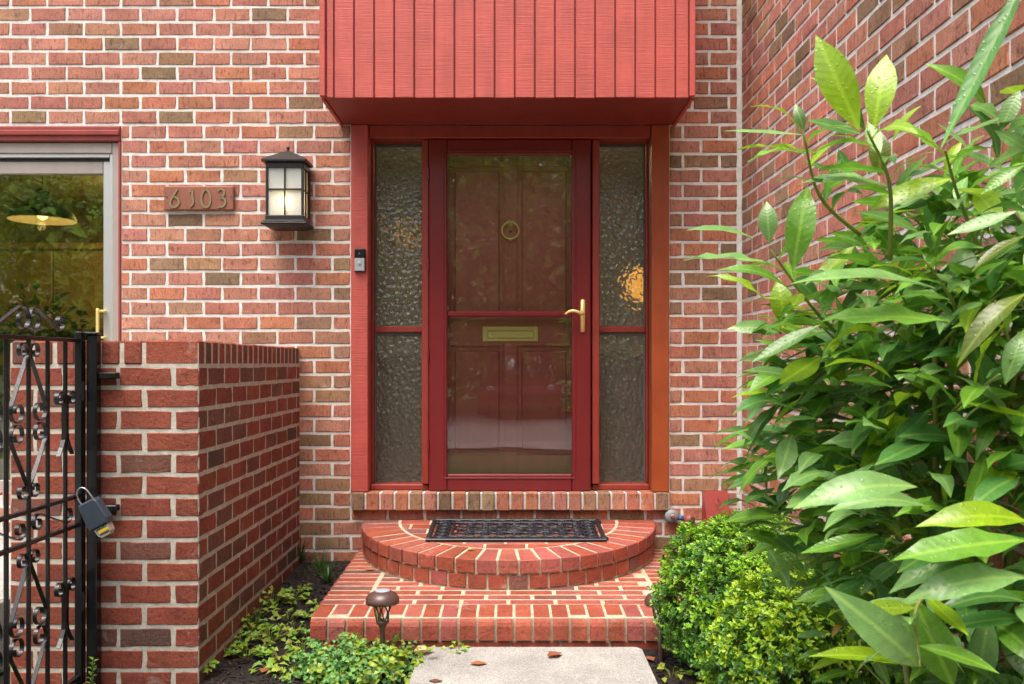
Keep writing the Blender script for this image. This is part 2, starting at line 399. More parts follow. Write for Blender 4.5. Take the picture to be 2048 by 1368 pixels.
for (l,r,z0,z1) in vis:
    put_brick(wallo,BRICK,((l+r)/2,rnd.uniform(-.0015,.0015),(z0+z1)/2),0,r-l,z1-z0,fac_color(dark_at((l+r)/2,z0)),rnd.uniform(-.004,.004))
mb=MB()
for (l,r,z0,z1) in hid: join_brick(mb,((l+r)/2,0,(z0+z1)/2),0,r-l,z1-z0,fac_color(.15))
o=mb.build('brickwork',BRICKA,wallo,col=True); o['kind']='stuff'

# door sill of bricks on edge
mb=MB(); mb.box(-.875,.868,-.028,.2,.399,.487); sill=mb.build('door_sill',MORT,house)
n=22; w=(.868+.878)/n
for k in range(n):
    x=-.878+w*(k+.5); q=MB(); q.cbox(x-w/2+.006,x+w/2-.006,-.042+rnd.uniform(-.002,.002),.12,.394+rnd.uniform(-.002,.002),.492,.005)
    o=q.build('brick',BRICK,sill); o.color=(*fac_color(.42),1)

# entrance: frame
fr=empty('door_frame',(0,0,.49),parent=house)
def board(name,par,m,x0,x1,y0,y1,z0,z1,c=.004):
    q=MB(); q.cbox(x0,x1,y0,y1,z0,z1,c); return q.build(name,m,par)
JY=-.018
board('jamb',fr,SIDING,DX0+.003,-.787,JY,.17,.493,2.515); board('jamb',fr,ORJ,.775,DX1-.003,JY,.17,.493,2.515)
board('header',fr,TRIM,-.785,.773,.0,.17,2.446,2.515)
board('mullion',fr,TRIM,-.497,-.458,.035,.17,.53,2.444); board('mullion',fr,TRIM,.452,.492,.035,.17,.53,2.444)
board('sill_board',fr,TRIM,-.785,-.46,.06,.168,.493,.524); board('sill_board',fr,TRIM,.454,.773,.06,.168,.493,.524)
board('stop',fr,TRIM,-.785,-.773,.10,.168,.527,2.444); board('stop',fr,TRIM,.761,.773,.10,.168,.527,2.444)
# sidelights: hammered glass, an upper and a lower pane
for (x0,x1) in ((-.772,-.499),(.494,.760)):
    sl=empty('sidelight',((x0+x1)/2,.15,.5),parent=house)
    board('muntin',sl,TRIM,x0,x1,.125,.166,1.376,1.411)
    for (z0,z1) in ((.526,1.374),(1.413,2.442)):
        q=MB(); q.box(x0+.001,x1-.001,.148,.154,z0,z1); q.build('pane',HAMMER,sl)
        q=MB()
        for e in ((x0,x0+.008,z0,z1),(x1-.008,x1,z0,z1)): q.box(e[0],e[1],.138,.147,e[2],e[3])
        q.box(x0+.008,x1-.008,.138,.147,z1-.012,z1); q.build('putty',BLKPL if 0 else mat('putty',(.09,.09,.085),.9),sl)
# storm door
st=empty('storm_door',(0,.03,.49),parent=house); y0,y1=.018,.055; gx0,gx1,gz0,gz1=-.354,.338,.586,2.357
board('stile',st,STORM,-.455,gx0,y0,y1,.492,2.444,.006); board('stile',st,STORM,gx1,.443,y0,y1,.492,2.444,.006)
board('rail',st,STORM,gx0,gx1,y0+.001,y1,.492,gz0,.006); board('rail',st,STORM,gx0,gx1,y0+.001,y1,gz1,2.444,.006)
board('rail',st,STORM,gx0,gx1,y0+.004,y1-.005,1.459,1.490,.008)
for (x0,x1) in ((gx0-.022,gx0-.016),(gx1+.016,gx1+.022)): board('bead',st,STORM,x0,x1,y0-.004,y0+.002,gz0-.02,gz1+.02,.002)
for (z0,z1) in ((gz0-.026,gz0-.018),(gz1+.018,gz1+.026)): board('bead',st,STORM,gx0-.02,gx1+.02,y0-.004,y0+.002,z0,z1,.002)
q=MB(); q.box(gx0-.003,gx1+.003,.034,.038,gz0-.003,gz1+.003); q.build('pane',GLASS,st)
for z in (.75,1.25,1.75,2.25): q=MB(); q.tube([(-.4575,.014,z-.03),(-.4575,.014,z+.03)],.006,8); q.build('hinge',STORM,st)
hd=empty('handle',(.39,.0,1.45),parent=st)
q=MB(); q.smooth=True; hx=SX(1166,.0); q.prism([(0,0)]*0 or [(hx-.014,.02),(hx+.014,.02),(hx+.011,.007),(hx-.011,.007)][::-1],SZ(664,.0),SZ(598,.0),.006); q.build('back_plate',BRASS,hd)
q=MB(); q.smooth=True; zc=SZ(627,0); q.tube(spline([(hx,.01,zc),(hx-.002,-.03,zc),(hx-.02,-.045,zc+.002),(hx-.05,-.045,zc+.012),(hx-.08,-.042,zc+.008),(hx-.10,-.04,zc-.006)],5),[.009]*11+[.008]*10+[.006]*5,10); q.build('lever',BRASS,hd)
# inner entry door with six raised panels, seen through the storm glass
ed=empty('entry_door',(0,.12,.5),parent=house)
board('slab',ed,ENTRY,-.456,.45,.131,.168,.495,2.443)
PANELS=((-.331,-.054,.70,1.285),(.048,.325,.70,1.285),(-.331,-.054,1.455,2.30),(.048,.325,1.455,2.30))
xs=[-.456,-.345,-.04,.034,.339,.45]
for (x0,x1) in ((-.456,-.345),(-.04,.034),(.339,.45)): board('stile',ed,ENTRY,x0,x1,.112,.1305,.496,2.442,.002)
for (x0,x1) in ((-.345,-.04),(.034,.339)):
    for (z0,z1) in ((.496,.686),(1.299,1.441),(2.314,2.442)): board('rail',ed,ENTRY,x0,x1,.1125,.1305,z0,z1,.002)
for (x0,x1,z0,z1) in PANELS: board('panel',ed,ENTRY,x0+.012,x1-.012,.116,.1305,z0+.012,z1-.012,.012)
ms=empty('mail_slot',(0,.1,1.3),parent=ed); mx0,mx1,mz0,mz1=SX(965,.105),SX(1077,.105),SZ(683,.105),SZ(653,.105)
board('plate',ms,BRASS,mx0,mx1,.104,.112,mz0,mz1,.003); board('flap',ms,BRASS,mx0+.028,mx1-.028,.097,.104,mz0+.018,mz1-.028,.004); board('lip',ms,BRASS,mx0+.028,mx1-.028,.094,.104,mz1-.024,mz1-.014,.003)
for x in (mx0+.012,mx1-.012):
    for z in (mz0+.012,mz1-.012): q=MB(); q.lathe([(.004,0),(.003,.002)],(x,.104,z),8,'y'); q.build('screw',BRASS,ms)
kn=empty('knocker',(0,.1,2.0),parent=ed); kx,kz=SX(1021,.105),SZ(447,.105)
q=MB(); q.smooth=True; q.lathe([(.027,0),(.027,.004),(.018,.008),(.016,.018),(.008,.024)],(kx,.112,kz),20,'y'); q.build('boss',BRASS,kn)
q=MB(); q.smooth=True; q.tube([(kx+.047*math.sin(a),.088-.008*math.cos(a),kz-.042+.047*math.cos(a)) for a in [2*math.pi*k/28 for k in range(29)]],.0065,8); q.build('ring',BRASS,kn)
q=MB(); q.smooth=True; q.lathe([(.011,0),(.011,.014),(.006,.02)],(kx,.112,kz-.092),14,'y'); q.build('striker',BRASS,kn)
q=MB(); q.smooth=True; q.lathe([(.008,0),(.008,.004),(.003,.005)],(kx,.112,kz-.045),14,'y'); q.build('peephole',BLKPL,ed)

# boarded overhang above the entrance
ov=empty('overhang',(0,-.26,2.52),parent=house); OX0,OX1,OY,OZ=-.943,.909,-.525,2.512; OT=3.9
q=MB(); q.box(OX0+.012,OX1-.012,OY+.012,-.002,OZ+.012,OT); q.build('core',SOFFIT,ov)
g=[SX(668+40.2*k,OY) for k in range(18)]; ed_=[OX0+.030]+g+[OX1-.030]
for a,b_ in zip(ed_[:-1],ed_[1:]):
    if b_-a>.012:
        o=board('plank',ov,SIDING,a+.0035,b_-.0035,OY,OY+.0115,OZ+rnd.uniform(-.003,.001),OT,.003)
board('corner_board',ov,SIDING,OX0,OX0+.028,OY-.012,OY+.03,OZ+.004,OT); board('corner_board',ov,SIDING,OX1-.028,OX1,OY-.012,OY+.03,OZ+.004,OT)
board('soffit',ov,SOFFIT,OX0+.02,OX1-.02,OY+.012,-.004,OZ+.004,OZ+.0118,.002)
for (a,b_) in ((OX0,OX0+.018),(OX1-.018,OX1)): board('side_panel',ov,SIDING,a,b_,OY+.031,-.003,OZ-.004,OT,.003)
q=MB(); q.add([(OX0-.06,OY-.08,OT+.001),(OX1+.06,OY-.08,OT+.001),(OX1+.06,-.001,OT+.16),(OX0-.06,-.001,OT+.16),(OX0-.06,OY-.08,OT+.03),(OX1+.06,OY-.08,OT+.03),(OX1+.06,-.001,OT+.19),(OX0-.06,-.001,OT+.19)],[(0,3,2,1),(4,5,6,7),(0,1,5,4),(1,2,6,5),(2,3,7,6),(3,0,4,7)]); q.build('cap',LANT,ov)

# patio door at the left with the kitchen behind it
pd=empty('patio_door',(-3.3,.05,.47),parent=house); PXL=PX1-2.4
board('head_trim',pd,SOFFIT,PXL,PX1,-.012,.1,SZ(283,0),PZ1-.004,.006); board('head_bead',pd,SOFFIT,PXL,PX1-.003,-.024,-.012,SZ(272,0),SZ(262,0),.004)
board('edge_trim',pd,TRIM,PX1-.014,PX1-.001,-.006,.1,PZ0,SZ(283,0)-.001,.002)
zt=SZ(283,0); board('frame',pd,TAUPE,PX1-.056,PX1-.0145,.012,.12,PZ0,zt-.002); board('frame',pd,TAUPE,PXL,PX1-.057,.012,.12,zt-.062,zt-.002)
board('track',pd,ALU,PX1-.074,PX1-.0565,.022,.12,PZ0,zt-.063,.002); board('track',pd,ALU,PXL,PX1-.075,.022,.12,zt-.082,zt-.0635,.002)
board('track',pd,LANT,PXL,PX1-.075,.05,.12,zt-.100,zt-.083,.002)
board('stile',pd,ALU,PX1-.118,PX1-.0755,.04,.085,PZ0,zt-.101); board('top_rail',pd,TAUPE,PXL,PX1-.119,.042,.085,zt-.170,zt-.101)
board('bottom_rail',pd,TAUPE,PXL,PX1-.119,.042,.085,PZ0,PZ0+.08)
q=MB(); q.box(PXL,PX1-.12,.060,.066,PZ0+.081,zt-.171); q.build('pane',GLASSK,pd)
hx=PX1-.128; hb=empty('handle',(hx,0,1.4),parent=pd)
board('grip',hb,BRASS,hx-.008,hx+.008,-.012,.002,SZ(680,0),SZ(617,0),.003)
for z in (SZ(675,0),SZ(622,0)): board('standoff',hb,BRASS,hx-.007,hx+.03,.0025,.04,z-.006,z+.006,.002)
# rooms behind the glass
WARMW=paint('warm_wall_paint',(.45,.40,.22),.8); HALLW=paint('hall_wall_paint',(.48,.47,.38),.8); FLOORW=paint('wood_floor',(.25,.13,.06),.4)
def room(name,x0,x1,y0,y1,z0,z1,m):
    q=MB()
    for bx in ((x0,x1,y1,y1+.05,z0,z1),(x0-.05,x0,y0,y1,z0,z1),(x1,x1+.05,y0,y1,z0,z1),(x0,x1,y0,y1,z1,z1+.05),(x0,x1,y0,y1,z0-.05,z0)): q.box(*bx)
    return q.build(name,m,house)
room('kitchen_walls',-5.1,-1.5,.222,4.3,.45,2.72,WARMW); room('hall_walls',-1.3,1.2,.222,3.2,.45,2.75,HALLW)
CAB=paint('cream_cabinet',(.58,.44,.20),.45)
def cabinet(x0,x1,y0,y1,z0,z1,label,n):
    e=empty('kitchen_cabinet',((x0+x1)/2,(y0+y1)/2,z0),label,'cabinet'); q=MB(); q.cbox(x0,x1,y0+.02,y1,z0,z1); q.build('carcass',CAB,e)
    w=(x1-x0)/n
    for k in range(n): board('door',e,CAB,x0+w*k+.006,x0+w*(k+1)-.006,y0,y0+.019,z0+.01,z1-.01,.006)
    board('cornice',e,CAB,x0-.02,x1+.02,y0-.03,y1,z1+.001,z1+.06,.01)
cabinet(-4.9,-3.55,3.3,4.28,1.5,2.25,'tall cream wall cabinet deep in the kitchen behind the patio door',2)
cabinet(-3.5,-2.3,3.6,4.28,1.4,2.12,'lower cream wall cabinet with two doors in the kitchen',2)
q=MB(); q.cbox(-4.9,-2.0,3.2,4.28,.451,1.3); tag(q.build('kitchen_counter',CAB),'cream base cabinets below the kitchen wall cabinets','counter')
pl=empty('pendant_lamp',(-3.2,1.2,2.18),'black dome pendant lamp with cream inside hanging in the kitchen','lamp')
px_,py_,pz=SX(85,1.2),1.2,SZ(440,1.2); CREAM=mat('cream_enamel',(.85,.76,.55),.5)
q=MB(); q.smooth=True; q.lathe([(.218,0),(.20,.045),(.15,.095),(.07,.13),(.055,.15),(.05,.20),(.02,.215)],(px_,py_,pz),28); del q.f[-2],q.c[-2],q.m[-2],q.sm[-2]; q.build('shade',LANT,pl)
q=MB(); q.smooth=True; q.lathe([(.215,-.001),(.195,.038),(.14,.085),(.01,.10)],(px_,py_,pz-.003),28)
q.f=q.f[:-2]; q.c=q.c[:-2]; q.m=q.m[:-2]; q.sm=q.sm[:-2]; q.build('lining',CREAM,pl)
q=MB(); q.tube([(px_,py_,pz+.21),(px_,py_,2.71)],.004,6); q.build('cord',BLKPL,pl)
EM=bpy.data.materials.new('warm_bulb'); EM.use_nodes=True; e=bs(EM); e.inputs['Emission Color'].default_value=(1,.62,.25,1); e.inputs['Emission Strength'].default_value=2.5; e.inputs['Base Color'].default_value=(1,.8,.5,1)
q=MB(); q.smooth=True; q.lathe([(.005,-.03),(.03,-.015),(.035,.01),(.02,.04),(.014,.06)],(px_,py_,pz+.03),14); q.build('bulb',EM,pl)
def plight(name,p,e,c,rad,par=None):
    l=bpy.data.lights.new(name,'POINT'); l.energy=e; l.color=c; l.shadow_soft_size=rad; o=bpy.data.objects.new(name,l); COL.link(o); o.location=p
    if par: adopt(o,par)
plight('pendant_glow',(px_,py_,pz-.05),.7,(1,.68,.28),.03,pl)
cl=empty('ceiling_lamp',(-2.85,3.0,2.70),'small round lit ceiling lamp in the kitchen','lamp')
q=MB(); q.smooth=True; q.lathe([(.11,-.03),(.12,-.01),(.12,.0)],(-2.85,3.0,2.715),20); q.build('diffuser',EM,cl); plight('ceiling_glow',(-2.9,2.6,2.55),14,(1,.70,.30),.1,cl)
hp=empty('house_plant',(-3.3,.75,.95),'leafy green house plant standing inside the patio door','plant'); hpx,hpy,hpz=SX(85,.8),.8,SZ(700,.8)
q=MB(); q.smooth=True; q.lathe([(.07,0),(.10,.16),(.105,.17),(.09,.165)],(hpx,hpy,hpz-.1),18); q.build('pot',CREAM,hp)
hleaf=[]
PLANT_POS=(hpx,hpy,hpz)
tb=empty('side_table',(hpx,hpy,.45),'small wooden side table under the house plant','table'); q=MB(); q.cbox(hpx-.25,hpx+.25,hpy-.2,hpy+.2,hpz-.13,hpz-.101,.004); q.build('top',FLOORW,tb)
for ax in (-.2,.2):
    for ay in (-.15,.15): q=MB(); q.cbox(hpx+ax-.02,hpx+ax+.02,hpy+ay-.02,hpy+ay+.02,.451,hpz-.1305,.003); q.build('leg',FLOORW,tb)
# amber lamps in the hall seen through the hammered sidelights
def hall_lamp(p,r,label,EMH):
    e=empty('hall_lamp',(p[0],p[1],p[2]-.4),label,'lamp'); q=MB(); q.smooth=True
    q.lathe([(.03,-r*1.05),(r*.75,-r*.66),(r,0),(r*.75,r*.66),(.03,r)],p,18); q.build('globe',EMH,e)
    q=MB(); q.tube([(p[0],p[1],p[2]-r),(p[0],p[1],p[2]-.45)],.012,8); q.lathe([(.09,-.47),(.09,-.45),(.02,-.44)],p,16); q.build('stand',BRASS,e); pass
EMH=bpy.data.materials.new('amber_globe'); EMH.use_nodes=True; e=bs(EMH); e.inputs['Emission Color'].default_value=(1,.45,.06,1); e.inputs['Emission Strength'].default_value=.5; e.inputs['Base Color'].default_value=(.8,.5,.15,1)
EML=EMH.copy(); EML.name='dim_amber_globe'; bs(EML).inputs['Emission Strength'].default_value=.10
hc_=empty('added_hall_light',(0,1.3,2.70),'added ceiling light, out of view, brightening the entrance hall','lamp'); q=MB(); q.smooth=True; q.lathe([(.10,-.05),(.14,-.03),(.15,0)],(0,1.3,2.745),20); q.build('diffuser',CREAM,hc_)
plight('hall_fill',(0,1.3,2.60),5,(1,.84,.58),.12,hc_)  # added fill light with its fixture, out of view, to brighten the hall walls
hall_lamp(W(1280,570,1.0),.10,'amber globe lamp glowing behind the sidelight on the handle side',EMH)
hall_lamp(W(812,470,2.2),.09,'dim amber globe lamp behind the sidelight nearest the doorbell',EML)
q=MB(); q.cbox(-.95,1.0,.95,1.35,.451,SZ(570,1.0)-.46,.01); tag(q.build('hall_console',FLOORW),'low wooden console in the hall carrying the lamps','console')

# ================================================================== tall side wall of the neighbouring wing (faces -X)
side=empty('brick_wall',(1.27,-2.0,0),'tall brick side wall meeting the house front at the inner corner behind the laurel','wall')
SXW=1.272
q=MB(); q.box(SXW+.0035,SXW+.22,-4.55,.22,-.05,WT); core=q.build('mortar_core',MORT,side)
sb=rows_of(zs,lambda i,a,b:[(.008,4.5)],lambda i,a,b:(.01 if i%2 else .112))
sb=[(l,r,z0,z1) for (i,l,r,z0,z1) in sb if z1>0]
def sscore(b):
    y=-(b[0]+b[1])/2; z=(b[2]+b[3])/2; d=y-CY
    if d<.3: return 0
    px,py=PX((SXW,y,z)); 
    if px>2080 or py<-60 or py>1400: return 0
    s=F/d; a=s*s*(b[1]-b[0])*SXW/d*.0811
    # rough guess of what the laurel covers
    if px>1620 and py>330+ (0 if px>1750 else 300): a*=.15
    if py>1020: a*=.1
    return a
sb.sort(key=lambda b:-sscore(b))
for (l,r,z0,z1) in sb[:300]:
    put_brick(core,BRICK,(SXW+rnd.uniform(-.0015,.0015),-(l+r)/2,(z0+z1)/2),R(-90),r-l,z1-z0,fac_color(.16),rnd.uniform(-.003,.003))
mb=MB()
for (l,r,z0,z1) in sb[300:]: join_brick(mb,(SXW,-(l+r)/2,(z0+z1)/2),R(-90),r-l,z1-z0,fac_color(.16))
o=mb.build('brickwork',BRICKA,core,col=True); o['kind']='stuff'

# ================================================================== low garden wall (L-shaped) at the left
gw=empty('garden_wall',(-1.4,-1.4,0),'low dark red L-shaped brick garden wall with brick-on-edge cap beside the iron gate','wall')
GX1,GX0,GY=-1.166,-1.87,-1.60; GZ=1.191
q=MB(); q.box(GX0+.002,GX1-.0005,GY+.0025,GY+.194,-.05,GZ+.086); q.box(GX1-.194,GX1-.0006,GY+.1945,-.002,-.05,GZ+.086); gcore=q.build('mortar_core',MORTP,gw)
def gcol(): 
    r=rnd.random()
    return jit((.12,.065,.048),.2) if r<.05 else jit((.19,.075,.052)) if r<.22 else jit((.265,.068,.040),.14)
gz=[(GZ-COURSE*(k+1),GZ-COURSE*k) for k in range(15)]
for (i,l,r,z0,z1) in rows_of(gz,lambda i,a,b:[(GX0,GX1)],lambda i,a,b: GX1-.2032*(1 if i%2 else .47)):
    put_brick(gcore,BRICKP,((l+r)/2+(.003 if r>GX1-.01 else 0),GY,(z0+z1)/2),0,r-l,z1-z0,gcol(),0)
for (i,l,r,z0,z1) in rows_of(gz,lambda i,a,b:[(.008,1.592)],lambda i,a,b:(0 if i%2 else .1016)):
    put_brick(gcore,BRICKP,(GX1+.0012,GY+(l+r)/2,(z0+z1)/2),R(90),r-l,z1-z0,gcol(),0)
def rowlock(x0,x1,y0,y1,z0,z1,par,m,c): q=MB(); q.cbox(x0,x1,y0,y1,z0,z1,.006); o=q.build('brick',m,par); o.color=(*c,1)
k=0; y=GY
while y<-.04:
    rowlock(GX1-.2,GX1+.0015,y+.001,y+.0655,GZ+.005,GZ+.095+rnd.uniform(-.002,.002),gcore,BRICKP,gcol()); y+=.0795
x=GX1-.21
while x>GX0+.05:
    rowlock(x-.068,x,GY-.003,GY+.197,GZ+.005,GZ+.094+rnd.uniform(-.002,.002),gcore,BRICKP,gcol()); x-=.0835

# ================================================================== brick steps
steps=empty('front_steps',(0,-.6,.0),'red brick entrance steps: rectangular landing with a half-round step on top','steps')
def scol():
    r=rnd.random(); return jit((.22,.09,.075),.15) if r<.07 else jit((.36,.085,.050),.12) if r<.65 else jit((.37,.105,.080),.12)
LX0,LX1,LY=-.835,.86,-1.235
def lz(x,y): return .175+.0235*y
q=MB(); q.prism([(LX0+.006,LY+.006),(LX1-.006,LY+.006),(LX1-.006,-.001),(LX0+.006,-.001)],-.05,-.0008,.001,lambda x,y:lz(x,y)); 
q.v=[(a,b_,(-.05 if i<4 else c_)) for i,(a,b_,c_) in enumerate(q.v)]
land=q.build('landing',MORTS,steps)
def pbrick(par,poly,z0,z1,zf,m=BRICKS,c=.003,colr=None):
    q=MB(); q.prism(poly,z0,z1,c,zf); o=q.build('brick',m,par); o.color=(*(colr or scol()),1); return o
def rect(x0,x1,y0,y1): return [(x0,y0),(x1,y0),(x1,y1),(x0,y1)]
n=22; w=(LX1-LX0)/n
for k in range(n):     # bull-nosed rowlock edge
    x0=LX0+w*k+.006; x1=LX0+w*(k+1)-.006; y0=LY-.012+rnd.uniform(-.003,.003); zt=lz(0,LY)+rnd.uniform(-.002,.002); zb=zt-.088
    prof=[(y0,zb),(y0,zt-.030),(y0+.006,zt-.014),(y0+.018,zt-.003),(y0+.034,zt+.001),(LY+.186,lz(0,LY+.186)+.002),(LY+.186,zb)]
    q=MB(); m_=len(prof); q.add([(x0,a,b_) for a,b_ in prof]+[(x1,a,b_) for a,b_ in prof],[tuple(range(m_))[::-1],tuple(range(m_,2*m_))]+[(i,(i+1)%m_,m_+(i+1)%m_,m_+i) for i in range(m_)])
    q.f=[f[::-1] for f in q.f]; o=q.build('brick',BRICKS,land); o.color=(*scol(),1)
y=LY+.200; r_=0
while y<-.05:          # rows of bricks laid on edge, a column one brick long down either side
    y1=min(y+.057,-.012)
    pbrick(land,rect(LX0-.002,LX0+.192,y,y1),-.05,.001,lz); pbrick(land,rect(LX1-.192,LX1+.002,y,y1),-.05,.001,lz)
    x=LX0+.210-(.1 if r_%2 else 0)
    while x<LX1-.215:
        a,b_=max(x,LX0+.210),min(x+.192,LX1-.210)
        if b_-a>.04: pbrick(land,rect(a,b_,y,y1),-.05,.001,lz)
        x+=.207
    y+=.074; r_+=1
x=LX0+.02
while x<LX1-.05:       # course below the rowlocks, mostly buried
    pbrick(land,rect(x,min(x+.193,LX1-.02),LY-.002,LY+.09),-.012,.048,None); x+=.205
for yy in (-.22,-.42,-.62,-.82,-1.02):     # left flank
    pass
# half-round step
RC,RA,RB=-.014,.800,.825
def cz(x,y): return .338+.054*y
def ell(a,k=1.0,d=0): return (RC+(RA*k-d)*math.cos(a),-(RB*k-d)*math.sin(a))
N=40; pl_=[ell(math.pi*i/N,1,.012) for i in range(N+1)]
q=MB(); vs=[(x,min(y,-.001),.1) for x,y in pl_]+[(x,min(y,-.001),cz(x,y)-.0012) for x,y in pl_]; n_=N+1
q.add(vs,[(i,n_+i,n_+i+1,i+1) for i in range(N)]+[tuple(range(n_,2*n_))[::-1]]); q.f=[f[::-1] for f in q.f]
rs=q.build('round_step',MORTS,steps)
nr=25
for k in range(nr):
    a0,a1=math.pi*k/nr+.0075,math.pi*(k+1)/nr-.0075
    po=[ell(a0),ell((a0+a1)/2),ell(a1),ell(a1-.006,1,.198),ell(a0+.006,1,.198)]; po=[(x,min(y,-.006)) for x,y in po]
    po=po[::-1]; pbrick(rs,po,-.058,.001+rnd.uniform(-.001,.002),cz)
nr=26
for k in range(nr):
    a0,a1=math.pi*(k+.5)/nr+.007-.06,math.pi*(k+1.5)/nr-.007-.06
    if a0<.0 or a1>math.pi: continue
    po=[ell(a0,1,.006),ell((a0+a1)/2,1,.006),ell(a1,1,.006),ell(a1,1,.10),ell(a0,1,.10)]; po=[(x,min(y,-.006)) for x,y in po][::-1]
    pbrick(rs,po,-.130,-.069,cz,c=.003)
def clip_in(poly, cen, a, b):      # clip a convex polygon to an ellipse (polygonal)
    E=[(cen+a*math.cos(2*math.pi*i/48),b*math.sin(2*math.pi*i/48)) for i in range(48)]
    for i in range(48):
        p,q_=E[i],E[(i+1)%48]; out=[]
        for j in range(len(poly)):
            A,B=poly[j],poly[(j+1)%len(poly)]
            sa=(q_[0]-p[0])*(A[1]-p[1])-(q_[1]-p[1])*(A[0]-p[0]); sb_=(q_[0]-p[0])*(B[1]-p[1])-(q_[1]-p[1])*(B[0]-p[0])
            if sa>=0: out.append(A)
            if sa*sb_<0: t=sa/(sa-sb_); out.append((A[0]+(B[0]-A[0])*t,A[1]+(B[1]-A[1])*t))
        poly=out
        if len(poly)<3: return []
    return poly
y=-.62; r_=0
while y<-.02:
    x=RC-.62+(.1 if r_%2 else 0)-.1
    while x<RC+.6:
        po=clip_in(rect(x,x+.192,y,min(y+.092,-.006)),RC,RA-.212,RB-.212)
        if len(po)>2 and (max(p[0] for p in po)-min(p[0] for p in po))>.03: pbrick(rs,po,-.05,.001,cz,c=.003)
        x+=.204
    y+=.103; r_+=1

# ================================================================== things on the wall
# house number plaque
PY=-.026
pq=empty('house_number_plaque',(SX(398,PY),0,SZ(396,PY)),'brown plaque with numbers 6103 on the brick wall','sign')
PLAQ=paint('plaque_brown',(.24,.085,.05),.5); BRZ=mat('weathered_bronze',(.26,.20,.10),.5,.6)
board('plate',pq,PLAQ,SX(328,PY),SX(467,PY),PY,-.0015,SZ(420,PY),SZ(372,PY),.005)
DIG={'6':[[(.72,1.0),(.62,.88),(.35,.62),(.12,.35),(.12,.12),(.35,-.02),(.68,.05),(.85,.25),(.75,.45),(.5,.55),(.42,.52)]],
     '1':[[(.30,.82),(.52,.98),(.55,.6),(.60,.22),(.36,0)]],
     '0':[[(.5,.98),(.22,.8),(.10,.45),(.22,.10),(.5,-.02),(.78,.10),(.90,.45),(.78,.8),(.5,.98)]],
     '3':[[(.20,.88),(.42,1.0),(.72,.9),(.70,.66),(.42,.55),(.75,.45),(.84,.22),(.62,.02),(.18,.0)]]}
for ch,px0 in (('6',339),('1',373),('0',401),('3',432)):
    q=MB(); x0=SX(px0,PY); z0=SZ(414,PY); wd,ht=.062,.098
    for st_ in DIG[ch]:
        pts=[(p.x,p.y) for p in spline([(x0+u*wd,z0+v*ht,0) for u,v in st_],6)]
        m_=len(pts); th=[.006+.006*math.sin(math.pi*min(1,.15+.7*i/m_)) for i in range(m_)]
        q.ribbon(pts,th,PY-.006,PY-.0005,lambda u,v,w:(u,w,v))
    q.build('digit',BRZ,pq)
for px0 in (334,462): q=MB(); q.lathe([(.004,0),(.003,.002)],(SX(px0,PY),PY,SZ(394,PY)),8,'y'); q.build('screw',LANT,pq)

# lantern
LY_=-.09; wl=empty('wall_lantern',(SX(571,LY_),-.08,SZ(440,LY_)),'black metal wall lantern with lit frosted panes','lantern')
LF=-.165; lx0,lx1=SX(531,LF),SX(607,LF); lz0,lz1=SZ(430,LF),SZ(335,LF); lyb=-.012; lxc=(lx0+lx1)/2; lyc=(LF+lyb)/2
FROST=bpy.data.materials.new('frosted_pane'); FROST.use_nodes=True; mm=FROST; b=bs(mm); b.inputs['Base Color'].default_value=(.62,.68,.70,1); b.inputs['Roughness'].default_value=.5
tr=nd(mm,'ShaderNodeBsdfTranslucent'); tr.inputs[0].default_value=(.9,.88,.8,1); mx=nd(mm,'ShaderNodeMixShader'); mx.inputs[0].default_value=.5
lk(mm,b.outputs[0],mx.inputs[1]); lk(mm,tr.outputs[0],mx.inputs[2]); lk(mm,mx.outputs[0],mm.node_tree.nodes['Material Output'].inputs[0])
t=.013
for x in (lx0,lx1-t):
    for y in (LF,lyb-t): board('post',wl,LANT,x,x+t,y,y+t,lz0,lz1,.002)
board('rail',wl,LANT,lx0-.001,lx1+.001,LF-.001,lyb,lz1,lz1+.030,.003); board('rail',wl,LANT,lx0-.002,lx1+.002,LF-.002,lyb,lz0-.026,lz0,.003)
zm=SZ(378,LF)
q=MB(); q.box(lxc-.004,lxc+.004,LF+.002,LF+.010,lz0,lz1); q.box(lx0+t,lx1-t,LF+.0025,LF+.0095,zm-.004,zm+.004)
for x in (lx0+.003,lx1-.009): q.box(x,x+.006,lyc-.004,lyc+.004,lz0,lz1); q.box(x+.0005,x+.0055,LF+t,lyb-t,zm-.004,zm+.004)
q.build('glazing_bar',LANT,wl)
q=MB(); q.box(lx0+.006,lx1-.006,LF+.0105,LF+.0125,lz0,lz1); q.build('pane',FROST,wl)
for x in (lx0+.0095,lx1-.0115): q=MB(); q.box(x,x+.002,LF+.013,lyb-.002,lz0,lz1); q.build('pane',FROST,wl)
board('back_plate',wl,LANT,lx0,lx1,lyb+.0005,-.001,lz0-.03,lz1+.03,.003)
q=MB(); zr=lz1+.030; e=.020
q.cbox(lx0-e,lx1+e,LF-e,lyb,zr,zr+.016,.004); b0=len(q.v)
q.add([(lx0-e+.003,LF-e+.003,zr+.0162),(lx1+e-.003,LF-e+.003,zr+.0162),(lx1+e-.003,lyb,zr+.0162),(lx0-e+.003,lyb,zr+.0162),(lxc-.01,lyc-.01,zr+.074),(lxc+.01,lyc-.01,zr+.074),(lxc+.01,lyc+.01,zr+.074),(lxc-.01,lyc+.01,zr+.074)],[(0,3,2,1),(0,1,5,4),(1,2,6,5),(2,3,7,6),(3,0,4,7),(4,5,6,7)])
q.build('roof',LANT,wl)
q=MB(); q.smooth=True; q.lathe([(.006,0),(.005,.008),(.009,.014),(.009,.022),(.002,.028)],(lxc,lyc,zr+.074),12); q.build('finial',LANT,wl)
q=MB(); zb=lz0-.026
